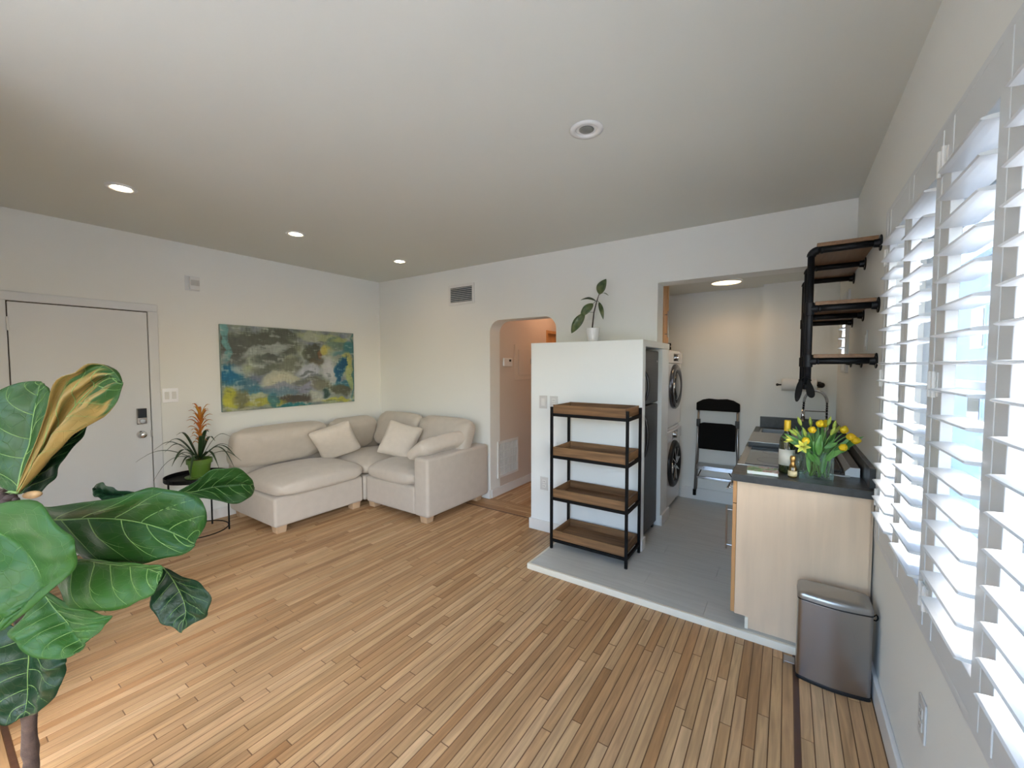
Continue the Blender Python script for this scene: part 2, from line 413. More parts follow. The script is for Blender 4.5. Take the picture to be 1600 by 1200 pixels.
# kitchen platform: cream nosing and grey plank tiles
plat = struct(MB().box(-1.585, XR, 2.60, 5.0, -.01, .034).build('floor_kitchen', M_GAP)); ROOT['floor_kitchen'] = Vector((0, 0, 0))
MB().box(-1.605, XR, 2.578, 2.60, -.011, .041).build('nosing', M_CREAM, plat, bevel=.003, seg=1)
MB().box(-1.605, -1.585, 2.60, 3.245, -.011, .041).build('nosing', M_CREAM, plat, bevel=.003, seg=1)
y = 2.6005; k = 0
while y < 4.9:
    y2 = min(y + .182, 4.9); xx = -1.5845 - (k % 3) * .4
    while xx < XR:
        a, b = max(xx, -1.5845), min(xx + 1.2, XR)
        MB().box(a + .0006, b - .0006, y + .0006, y2 - .0006, .03, .0402).build('floor_tile', M_TILE, plat)
        xx += 1.2
    y = y2; k += 1

# exterior ground and a pale house across the way
struct(MB().box(-40, 60, -40, 60, -3.3, -3.2).build('ground', mat('pale_concrete', (.5, .49, .46), .9, var=.2, vscale=.6)))

struct(MB().box(-4.5, 3.5, -5.2, -1.46, -.25, -.12).build('floor_bounce_deck', mat('pale_bounce_deck', (.62, .62, .60), .8)))  # unseen pale deck added to bounce sunlight up to the ceiling
nb = thing('neighbouring_house', 'pale neighbouring house glimpsed through the shutters', 'house', (8, 20, -3.2))
MB().box(6.5, 16, 9, 34, -3.2, 5.6).build('wall', mat('pale_stucco', (.34, .37, .39), .9), nb)
MB().box(6.1, 16.4, 8.6, 34.4, 5.6, 5.85).build('roof', mat('roof_grey', (.25, .26, .27), .8), nb)
for yy in (12, 16, 20, 24, 28):
    for zz in (-1.2, 2.2):
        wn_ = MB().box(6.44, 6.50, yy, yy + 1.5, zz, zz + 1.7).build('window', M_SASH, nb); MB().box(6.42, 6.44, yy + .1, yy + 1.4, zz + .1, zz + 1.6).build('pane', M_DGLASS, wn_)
# ---------------------------------------------------------------- windows behind the shutters
def sash(m, x0, x1, ya, yb, za, zb, t=.045):
    m.box(x0, x1, ya, ya + t, za, zb); m.box(x0, x1, yb - t, yb, za, zb)
    m.box(x0, x1, ya + t, yb - t, za, za + t); m.box(x0, x1, ya + t, yb - t, zb - t, zb)
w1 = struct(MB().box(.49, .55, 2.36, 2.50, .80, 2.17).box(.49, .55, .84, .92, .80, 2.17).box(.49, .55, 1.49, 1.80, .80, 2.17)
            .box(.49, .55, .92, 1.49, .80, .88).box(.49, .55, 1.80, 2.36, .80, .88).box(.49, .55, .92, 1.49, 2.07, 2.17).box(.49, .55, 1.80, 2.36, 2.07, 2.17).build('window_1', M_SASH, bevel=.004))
for ya, yb in ((.92, 1.49), (1.80, 2.36)):
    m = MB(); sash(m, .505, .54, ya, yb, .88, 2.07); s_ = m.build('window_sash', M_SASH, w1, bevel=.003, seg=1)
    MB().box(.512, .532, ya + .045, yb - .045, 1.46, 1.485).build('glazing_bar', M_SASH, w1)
    MB().box(.520, .524, ya + .045, yb - .045, .925, 2.025).build('pane', M_GLASS, s_)
for nm, W_ in (('window_3_fill', W0), ('window_2', W2)):  # side window of the nook is unseen, added for daylight
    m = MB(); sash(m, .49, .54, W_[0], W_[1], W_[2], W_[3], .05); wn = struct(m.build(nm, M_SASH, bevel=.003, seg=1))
    MB().box(.515, .519, W_[0] + .05, W_[1] - .05, W_[2] + .05, W_[3] - .05).build('pane', M_GLASS, wn)
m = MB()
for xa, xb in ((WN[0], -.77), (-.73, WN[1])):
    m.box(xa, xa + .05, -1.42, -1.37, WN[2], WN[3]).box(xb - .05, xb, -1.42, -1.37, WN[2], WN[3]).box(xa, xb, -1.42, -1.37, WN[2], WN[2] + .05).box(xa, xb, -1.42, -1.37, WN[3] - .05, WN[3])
wn = struct(m.box(-.77, -.73, -1.43, -1.36, WN[2], WN[3]).build('window_4_fill', M_SASH))  # unseen wide nook window, added to let fill daylight in
for xa, xb in ((WN[0], -.77), (-.73, WN[1])): MB().box(xa + .05, xb - .05, -1.397, -1.393, WN[2] + .05, WN[3] - .05).build('pane', M_GLASS, wn)
# shutter frame set in the wall, T-post, and four louvred panels
# one louvre section, unit length along Y
LV = bpy.data.meshes.new('louver_mesh'); vs = []; n = 14
for yy in (0, 1):
    for j in range(n):
        a = 2 * math.pi * j / n
        vs.append((.0415 * math.cos(a), yy, .0055 * math.copysign(abs(math.sin(a)) ** .8, math.sin(a))))
LV.from_pydata(vs, [], [(j, (j + 1) % n, n + (j + 1) % n, n + j) for j in range(n)] + [tuple(range(n - 1, -1, -1)), tuple(range(n, 2 * n))])
LV.materials.append(M_SHUT)
PXF, PXB = .358, .385; NL = 17; PITCH = .0749
def shutter_panel(par, ya, yb, ops, z0=.745, z1=2.219, nl=NL, px=0.0, zl=.871):
    """stiles and rails as one panel part, every louvre a sub-part"""
    a, b = ops; m = MB()
    for q in ((ya, a), (b, yb)): m.box(PXF + px, PXB + px, q[0], q[1], z0, z1)
    m.box(PXF + px + .002, PXB + px - .002, a, b, z0, zl - .038).box(PXF + px + .002, PXB + px - .002, a, b, zl + PITCH * (nl - 1) + .038, z1)
    p = m.build('shutter_panel', M_SHUT, par, bevel=.0025)
    for k in range(nl):
        o = bpy.data.objects.new('louver', LV); COL.objects.link(o); o.parent = p
        o.location = Vector((.3715 + px, a + .002, zl + k * PITCH)) - ROOT[p.name]; o.scale = (1, b - a - .004, 1)
    return p
def shutter_set(nm, label, ya, yb, z0, z1, panels, posts, **kw):
    t = thing(nm, label, 'shutters', (XR, (ya + yb) / 2, z0))
    MB().box(.362, XR + .012, ya - .015, ya + .02, z0, z1).box(.362, XR + .012, yb, yb + .045, z0, z1).box(.362, XR + .012, ya + .02, yb, z0, z0 + .027).box(.362, XR + .012, ya + .02, yb, z1 - .023, z1).build('frame', M_SHUT, t, bevel=.002, seg=1)
    for (a, b) in posts: MB().box(.360, .388, a, b, z0 + .027, z1 - .023).build('center_post', M_SHUT, t, bevel=.0015, seg=1)
    return t, [shutter_panel(t, *p_, **kw) for p_ in panels]
def hinges(p, y, zs):
    for z in zs: MB().tube([(.352, y, z - .038), (.352, y, z + .038)], .0055, 8).box(.3555, .359, y - .016, y + .016, z - .034, z + .034).build('hinge', M_PLASTIC, p)
t, ps = shutter_set('plantation_shutters', 'white plantation shutters of four louvred panels on the right wall beside the pipe shelves', .805, 2.52, .715, 2.245,
    [(2.101, 2.482, (2.151, 2.432)), (1.706, 2.098, (1.756, 2.044)), (1.262, 1.665, (1.313, 1.616)), (.838, 1.259, (.888, 1.193))], [(1.668, 1.703)])
hinges(ps[0], 2.484, (.93, 1.48, 2.02)); hinges(ps[1], 1.7045, (.845, 1.483, 2.12)); hinges(ps[2], 1.6665, (.845, 1.483, 2.12))
shutter_set('plantation_shutters', 'white plantation shutters of four louvred panels on the unseen nook window added behind the photographer', -1.02, .615, .715, 2.245,
    [(y_, y_ + .395, (y_ + .05, y_ + .345)) for y_ in (.21, -.19, -.59, -.99)], [])
shutter_set('small_shutter', 'small white louvred shutter on the kitchen window beyond the pipe shelves', 3.98, 4.29, 1.48, 2.11, [(3.99, 4.29, (4.03, 4.25), 1.50, 2.09, 6, 0.0, 1.60)], [])

# ---------------------------------------------------------------- front door on the left wall
X0 = XL
d1 = struct(MB().box(X0 + .004, X0 + .022, .424, 1.206, .012, 2.012).build('door_1', M_DOOR, bevel=.002, seg=1)); ROOT['door_1'] = Vector((0, 0, 0))
m = MB()
m.box(X0, X0 + .026, 1.212, 1.282, 0, 2.022).box(X0, X0 + .026, .348, .418, 0, 2.022).box(X0, X0 + .026, .348, 1.282, 2.020, 2.088)
struct(m.build('trim_1', M_DOOR, bevel=.006))
MB().box(X0 + .0005, X0 + .003, .418, 1.212, .0, 2.020).build('door_gap', M_GAP, d1)
h = MB().tube([(X0 + .030, .421, 1.80), (X0 + .030, .421, 1.90)], .008, 10).box(X0 + .022, X0 + .025, .423, .45, 1.80, 1.90).build('hinge', M_DOOR, d1)
MB().tube([(X0 + .030, .421, .20), (X0 + .030, .421, .30)], .008, 10).build('hinge', M_DOOR, d1)
lk = MB().box(X0 + .022, X0 + .046, 1.108, 1.176, 1.03, 1.168).build('keypad_lock', M_STEEL, d1, bevel=.006)
MB().box(X0 + .046, X0 + .049, 1.112, 1.172, 1.083, 1.164).build('keypad_screen', M_DGLASS, lk, bevel=.001)
MB().tube([(X0 + .046, 1.142, 1.055), (X0 + .058, 1.142, 1.055)], [.022, .019], 16).box(X0 + .058, X0 + .066, 1.126, 1.158, 1.050, 1.060).build('thumb_turn', M_CHROME, lk)
Rx = Matrix.Rotation(math.radians(90), 3, 'Y')
MB().lathe((X0 + .022, 1.137, .935), [(.034, 0), (.034, .006), (.014, .010), (.012, .032), (.024, .040), (.029, .052), (.026, .064), (.012, .069), (0.0001, .069)], 20, Rx).build('door_knob', M_CHROME, d1, smooth=True)
MB().box(X0 + .0225, X0 + .0265, 1.200, 1.213, .905, .965).build('strike_plate', M_STEEL, d1)
# chrome switch plate, chime box
t = thing('light_switch', 'mirrored chrome double rocker switch plate beside the front door', 'switch', (X0, 1.357, 1.267))
MB().box(X0 + .0005, X0 + .006, 1.298, 1.417, 1.201, 1.333).build('plate', mat('bright_chrome', (.88, .88, .90), .38, metal=.75), t, bevel=.004)
for y in (1.331, 1.384): MB().box(X0 + .006, X0 + .010, y - .016, y + .016, 1.234, 1.300).build('rocker', M_PLASTIC, t, bevel=.002)
t = thing('door_chime', 'off-white wall chime box high above the chrome switch plate', 'chime', (X0, 1.556, 2.325))
MB().box(X0 + .0005, X0 + .005, 1.498, 1.617, 2.255, 2.394).build('back_plate', M_DOOR, t, bevel=.002)
b = MB().box(X0 + .005, X0 + .030, 1.530, 1.612, 2.262, 2.388).build('cover', M_PLASTIC, t, bevel=.008)
m = MB()
for k in range(9): m.box(X0 + .030, X0 + .0315, 1.536, 1.606, 2.305 + k * .006, 2.308 + k * .006)
m.build('grille', mat('chime_grille', (.42, .41, .39), .6), t)
# ---------------------------------------------------------------- painting
def painting():
    t = thing('painting', 'wide abstract canvas in grey green, teal blue and yellow above the sofa', 'painting', (XL, 2.52, 1.07))
    y0, y1, z0, z1 = 1.762, 3.275, 1.071, 1.958
    d = .032; m = MB()
    m.box(XL + .001, XL + d, y0, y1, z0, z1).build('canvas', mat('canvas_edge', (.25, .36, .34), .6, var=.5, vscale=6), t, bevel=.002)
    B = [  # u, v, ru, rv, colour (sRGB), strength, angle
        (.22, .82, .24, .13, (88, 94, 84), 1, 10), (.36, .90, .15, .08, (84, 90, 80), .9, 0), (.10, .70, .09, .15, (90, 96, 90), .8, 30), (.44, .76, .08, .10, (80, 86, 76), .9, 0),
        (.28, .71, .17, .055, (158, 168, 164), .9, 12), (.24, .62, .06, .12, (140, 150, 144), .7, 40), (.33, .62, .12, .035, (82, 90, 84), .9, 12), (.42, .53, .12, .09, (108, 114, 100), .9, 0), (.29, .50, .09, .04, (96, 104, 92), .8, 20),
        (.63, .70, .07, .13, (78, 84, 72), 1, 0), (.66, .58, .06, .06, (92, 84, 66), .7, 0), (.06, .43, .075, .14, (24, 98, 132), 1, -30), (.16, .30, .08, .09, (62, 110, 128), .8, 0), (.22, .24, .06, .10, (60, 116, 134), .8, 0),
        (.02, .85, .02, .25, (110, 165, 165), .9, 0), (.11, .50, .05, .05, (172, 178, 176), .7, -40), (.37, .36, .14, .10, (178, 180, 160), 1, 8), (.34, .43, .08, .05, (168, 172, 156), .8, 25),
        (.55, .60, .012, .18, (150, 160, 150), .7, 0), (.60, .45, .10, .09, (172, 178, 190), .95, 0), (.58, .42, .07, .02, (95, 104, 104), .8, 0), (.63, .37, .08, .02, (100, 108, 112), .7, 5), (.77, .50, .06, .15, (182, 186, 192), .9, -20), (.80, .38, .03, .13, (185, 190, 192), .8, 0),
        (.74, .74, .045, .06, (178, 168, 86), .9, 0), (.69, .69, .02, .06, (120, 78, 50), .7, 0), (.70, .92, .20, .06, (160, 170, 128), .9, -5), (.62, .93, .07, .06, (165, 172, 160), .7, 0), (.84, .84, .09, .09, (92, 118, 104), .8, 0), (.88, .90, .08, .04, (160, 168, 104), .7, 20),
        (.95, .80, .05, .09, (52, 116, 122), .9, 0), (.90, .73, .10, .03, (70, 122, 126), .7, 15), (.93, .58, .045, .14, (176, 178, 104), .85, 0), (.875, .50, .045, .12, (10, 78, 112), 1, -20), (.84, .38, .02, .10, (14, 84, 118), .9, 0), (.90, .27, .09, .07, (52, 112, 132), .9, 0), (.96, .35, .03, .18, (160, 172, 110), .8, 0), (.993, .5, .010, .6, (60, 110, 110), .9, 0),
        (.45, .24, .22, .05, (128, 136, 152), .85, -4), (.36, .20, .12, .05, (92, 124, 140), .8, 0), (.58, .22, .09, .05, (132, 136, 156), .8, 0), (.58, .30, .11, .035, (108, 112, 106), .8, 0), (.50, .10, .15, .055, (76, 72, 64), 1, 0), (.70, .25, .08, .05, (112, 112, 96), .8, 0), (.86, .19, .10, .07, (88, 92, 76), 1, -15), (.745, .155, .035, .06, (50, 76, 70), 1, 0),
        (.66, .13, .06, .06, (178, 182, 172), .8, 10), (.70, .07, .10, .03, (186, 186, 160), .7, 0), (.05, .13, .045, .13, (172, 172, 62), .95, 0), (.13, .12, .05, .12, (110, 110, 72), .8, 0), (.27, .07, .13, .045, (158, 158, 64), .9, 0), (.22, .16, .06, .04, (176, 178, 140), .8, 0), (.33, .10, .03, .08, (48, 108, 124), .8, 0), (.47, .02, .14, .025, (40, 112, 116), 1, 0), (.85, .05, .14, .03, (172, 172, 76), .9, 0), (.10, .015, .1, .02, (170, 172, 150), .7, 0)]
    def lin(c): c /= 255.; return c / 12.92 if c <= .04045 else ((c + .055) / 1.055) ** 2.4
    NU, NV = 260, 150
    rows = []; cols = []
    for j in range(NV + 1):
        r = []
        for i in range(NU + 1):
            u, v = i / NU, j / NV
            n1 = noise.fractal(Vector((u * 7, v * 5, 3.1)), 1, 2, 5); n2 = noise.fractal(Vector((u * 7 + 40, v * 5, 9.1)), 1, 2, 5)
            st = noise.noise(Vector((u * 90, v * 14, 1))) * .5 + noise.noise(Vector((u * 20, v * 90, 7))) * .5
            uu, vv = u + n1 * .034 + st * .008, v + n2 * .060 + st * .012
            c = [128 + n1 * 22, 138 + n1 * 22, 130 + n2 * 20]
            for (a, b, ra, rb, cc, s, ang) in B:
                an = math.radians(ang); dx, dy = (uu - a) * 1.7, vv - b
                ex = (dx * math.cos(an) + dy * math.sin(an)) / (ra * 1.7); ey = (-dx * math.sin(an) + dy * math.cos(an)) / rb
                dd = ex * ex + ey * ey + st * .55 + n2 * .25
                if dd < 1.5:
                    k = max(0, min(1, (1.5 - dd) / (.95 + .5 * n1))) * s
                    c = [c[q] * (1 - k) + cc[q] * k for q in range(3)]
            f = 1 + st * .13 + n1 * .10
            wv = noise.fractal(Vector((u * 11 + v * 5, v * 16, 21)), 1, 2, 4) + st * .5
            if wv > .28:
                k = min(.55, (wv - .28) * 1.6); c = [c[q] * (1 - k) + (176, 184, 178)[q] * k for q in range(3)]
            elif wv < -.42:
                k = min(.4, (-.42 - wv) * 1.3); c = [c[q] * (1 - k) + (70, 84, 82)[q] * k for q in range(3)]
            cols.append([lin(max(0, min(255, q * f))) for q in c])
            r.append((XL + d + .0006, y0 + .001 + u * (y1 - y0 - .002), z0 + .001 + v * (z1 - z0 - .002)))
        rows.append(r)
    pm = bpy.data.materials.new('oil_paint'); pm.use_nodes = True; N = pm.node_tree.nodes; L = pm.node_tree.links; b = N['Principled BSDF']; inp(b, 'Roughness', .55)
    at_ = N.new('ShaderNodeAttribute'); at_.attribute_name = 'paint'; L.new(at_.outputs['Color'], b.inputs['Base Color'])
    o = MB().grid(rows).build('painted_face', pm, t)
    ca = o.data.color_attributes.new('paint', 'FLOAT_COLOR', 'POINT')
    ca.data.foreach_set('color', [x for c in cols for x in (c[0], c[1], c[2], 1)])
painting()

# ---------------------------------------------------------------- soft goods
def cushion(mb, c, w_, d_, h_, rot=(0, 0, 0), spin=0.0, p=5.0, q=.28, n=26, crown=0.0, ears=0.0, seed=0, wr=.006):
    """stuffed cushion: rounded-square plan, domed both sides, soft wrinkles"""
    M = Euler(rot).to_matrix() @ Matrix.Rotation(spin, 3, 'Z'); c = Vector(c)
    for sgn in (1, -1):
        rows = []
        for i in range(n + 1):
            r = []
            for j in range(n + 1):
                u = math.sin((-1 + 2 * i / n) * math.pi / 2); v = math.sin((-1 + 2 * j / n) * math.pi / 2)
                mx = max(abs(u), abs(v)); 
                k = 1.0
                if mx > 1e-6:
                    pn = (abs(u) ** p + abs(v) ** p) ** (1 / p); k = mx / pn
                e = 1 + ears * (abs(u) * abs(v)) ** 2 - ears * .6 * (1 - min(abs(u), abs(v)) ** 2) * mx ** 4
                x, y = u * k * w_ / 2 * e, v * k * d_ / 2 * e
                th = max(0, (1 - abs(u) ** 4) * (1 - abs(v) ** 4)) ** q
                z = sgn * h_ / 2 * th * (1 + crown * (1 - u * u) * (1 - v * v) * (1 if sgn > 0 else 0))
                nz = noise.noise(Vector((x * 6 + seed, y * 6, sgn * 3 + seed))) * wr + noise.noise(Vector((x * 16 + seed, y * 13, sgn))) * wr * .4
                z += nz * th * sgn
                r.append(c + M @ Vector((x, y, z)))
            rows.append(r if sgn > 0 else r[::-1])
        mb.grid(rows)
    return mb
def soft(name, parent, c, w_, d_, h_, material=None, **k):
    return cushion(MB(), c, w_, d_, h_, **k).build(name, material or M_FABRIC, parent, smooth=True, merge=True, sub=1)
def block(mb, x0, x1, y0, y1, z0, z1): return mb.box(x0, x1, y0, y1, z0, z1)
t = thing('sectional_sofa', 'oat coloured linen corner sofa with loose cushions and blond block feet', 'sofa', (-3.8, 2.75, 0))
A = (-4.70, -3.785, 1.795, 2.722); C = (-3.775, -2.825, 2.745, 3.695)
for nm, bx in (('base', (A[0], A[1], A[2], A[3], .07, .345)), ('base', (A[0], -3.785, 2.732, 3.695, .07, .345)), ('base', (C[0], -3.012, C[2], C[3], .065, .345))):
    block(MB(), *bx).build(nm, M_FABRIC, t, bevel=.028, seg=4)
block(MB(), -3.018, -2.822, 2.738, 3.697, .065, .642).build('arm', M_FABRIC, t, bevel=.03, seg=4)
block(MB(), -4.72, -4.52, 1.797, 3.70, .07, .63).build('backrest', M_FABRIC, t, bevel=.035, seg=4)
block(MB(), -4.52, -3.02, 3.50, 3.70, .07, .63).build('backrest', M_FABRIC, t, bevel=.035, seg=4)
for (x, y) in ((-3.87, 1.875), (-3.86, 2.655), (-4.6, 1.875), (-3.73, 2.83), (-2.91, 2.81), (-2.93, 3.60), (-4.6, 3.6), (-3.84, 3.55)):
    s_ = .05; q = .042
    m = MB(); m.add([(x - q, y - q, 0), (x + q, y - q, 0), (x + q, y + q, 0), (x - q, y + q, 0), (x - s_, y - s_, .072), (x + s_, y - s_, .072), (x + s_, y + s_, .072), (x - s_, y + s_, .072)],
                    [(3, 2, 1, 0), (4, 5, 6, 7), (0, 1, 5, 4), (1, 2, 6, 5), (2, 3, 7, 6), (3, 0, 4, 7)])
    m.build('leg', M_LEG, t, bevel=.004)
# seat cushions
soft('seat_cushion', t, (-4.105, 2.258, .415), .80, .93, .185, p=7, q=.26, crown=.40, seed=1, wr=.010)
soft('seat_cushion', t, (-4.12, 3.13, .415), .80, .84, .175, p=7, q=.26, crown=.35, seed=4, wr=.010)
soft('seat_cushion', t, (-3.385, 3.10, .415), .745, .80, .185, p=7, q=.26, crown=.42, seed=9, wr=.012)
# back cushions (lean on the backrests)
soft('back_cushion', t, (-4.435, 2.19, .725), .40, .98, .235, rot=(0, math.radians(-68), 0), p=6, q=.3, seed=2, wr=.012)
soft('back_cushion', t, (-4.42, 3.02, .715), .40, .62, .235, rot=(0, math.radians(-66), 0), p=6, q=.3, seed=12, wr=.012)
soft('back_cushion', t, (-4.02, 3.42, .74), .74, .44, .235, rot=(math.radians(68), 0, 0), p=6, q=.3, seed=5, wr=.012)
soft('back_cushion', t, (-3.25, 3.42, .735), .78, .44, .24, rot=(math.radians(66), 0, 0), p=6, q=.3, seed=6, wr=.012)
tp = soft('throw_pillow', None, (-4.15, 2.64, .70), .42, .42, .15, M_PILLOW, rot=(math.radians(4), math.radians(-60), math.radians(-34)), spin=math.radians(-18), p=12, q=.42, ears=.06, seed=21)
tag(tp, 'square linen throw pillow leaning left, nearest the painting side of the sofa', 'pillow', 'square throw pillows on the sofa')
tp = soft('throw_pillow', None, (-3.60, 3.08, .70), .39, .39, .15, M_PILLOW, rot=(math.radians(60), math.radians(14), math.radians(28)), p=12, q=.42, ears=.06, seed=25)
tag(tp, 'square linen throw pillow tilted in the middle of the back corner of the sofa', 'pillow', 'square throw pillows on the sofa')
tp = soft('lumbar_pillow', None, (-3.035, 3.14, .700), .30, .74, .17, M_PILLOW, rot=(math.radians(3), math.radians(-30), math.radians(-4)), p=8, q=.34, seed=31, wr=.016)
tag(tp, 'long crumpled linen pillow resting against the sofa arm', 'pillow')

# ---------------------------------------------------------------- side table and bromeliad
tc = (-4.45, 1.445)
t = thing('side_table', 'round black metal tray side table holding the orange flowered plant', 'table', (tc[0], tc[1], 0))
MB().lathe((tc[0], tc[1], .515), [(0.0001, 0), (.235, 0), (.238, .004), (.238, .036), (.233, .036), (.231, .006), (0.0001, .006)], 40, closed=True).build('tray', M_METB, t, smooth=False)
m = MB()
for a in (225, 330, 90 - 30, 135):
    a = math.radians(a); m2 = MB().tube([(tc[0] + .232 * math.cos(a), tc[1] + .232 * math.sin(a), .0), (tc[0] + .232 * math.cos(a), tc[1] + .232 * math.sin(a), .55)], .0075, 8)
    m2.build('leg', M_METB, t)
MB().tube([(tc[0] + .226 * math.cos(a), tc[1] + .226 * math.sin(a), .035) for a in [math.radians(q) for q in range(0, 361, 12)]], .005, 6).build('ring', M_METB, t)
pc = Vector((-4.44, 1.465, .522))
t = thing('bromeliad', 'bromeliad with orange spiked flower and arching dark leaves in green pot', 'plant', pc)
M_POT = mat('green_pot', (.085, .17, .02), .4)
MB().lathe(pc, [(0.0001, 0), (.105, 0), (.112, .012), (.105, .014), (.0001, .014)], 28, closed=True).build('saucer', M_POT, t, smooth=True)
MB().lathe(pc + Vector((0, 0, .012)), [(0.0001, 0), (.070, 0), (.088, .118), (.098, .118), (.100, .160), (.093, .160), (.090, .135), (0.0001, .135)], 28, closed=True).build('pot', M_POT, t, smooth=False, bevel=.002)
MB().lathe(pc + Vector((0, 0, .146)), [(0.0001, 0), (.088, .002), (.088, 0.0)], 20).build('soil', M_BARK, t)
def strap(c, az, L_, w_, rise, droop, n=14, fold=.25, z0=0.0, roll=0.0):
    """one arching strap leaf"""
    d = Vector((math.cos(az), math.sin(az), 0)); s_ = Vector((-math.sin(az), math.cos(az), 0)); rows = []
    for i in range(n + 1):
        t_ = i / n; r = L_ * (t_ ** .9) ; z = rise * math.sin(min(1, t_ * 1.15) * math.pi * .55) - droop * t_ ** 2.4
        c_ = Vector(c) + d * r + Vector((0, 0, z0 + z)); ww = w_ * (.65 + .6 * math.sin(math.pi * min(t_ * 1.1, 1)) ) * (1 - t_ ** 5) * .6 + .0008
        rows.append([c_ - s_ * ww + Vector((0, 0, fold * ww)), c_, c_ + s_ * ww + Vector((0, 0, fold * ww))])
    return rows
M_BROM = mat('bromeliad_leaf', (.022, .060, .020), .35, var=.3, vscale=12)
M_ORFL = mat('orange_bract', (.52, .115, .012), .45, base2=(.50, .24, .02), vscale=14)
cc = pc + Vector((0, 0, .15))
spec = [(243, .44, .014, .17, .13), (236, .34, .014, .11, .26), (22, .40, .014, .21, .15), (40, .36, .014, .13, .14), (228, .26, .022, .25, .09), (250, .31, .020, .24, .10), (262, .24, .022, .22, .1), (300, .28, .020, .20, .18),
        (330, .34, .016, .15, .24), (350, .22, .022, .28, .06), (60, .24, .020, .26, .05), (75, .27, .018, .18, .12), (130, .24, .018, .24, .10), (10, .16, .022, .30, .02), (150, .20, .022, .20, .06), (275, .20, .020, .14, .12), (45, .30, .016, .22, .34), (285, .16, .022, .10, .12), (215, .20, .020, .28, .04), (5, .34, .015, .17, .20)]
for i, (az, L_, w_, ri, dr) in enumerate(spec):
    MB().grid(strap(cc, math.radians(az), L_, w_, ri, dr)).build('leaf', M_BROM, t, smooth=True, solid=.0012)
m = MB().tube([cc, cc + Vector((.005, .008, .20)), cc + Vector((.012, .016, .40))], [.014, .013, .006], 8).build('flower_stalk', M_ORFL, t, smooth=True)
for i in range(34):
    z = .13 + i * .0090; az = i * 2.4; L_ = .105 - abs(i - 20) * .0026
    MB().grid(strap(cc + Vector((z * .03, z * .04, 0)), az, L_, .014, .045 + .0016 * i, .035 - .001 * i, n=7, z0=z, fold=.5)).build('bract', M_ORFL, t, smooth=True, solid=.001)

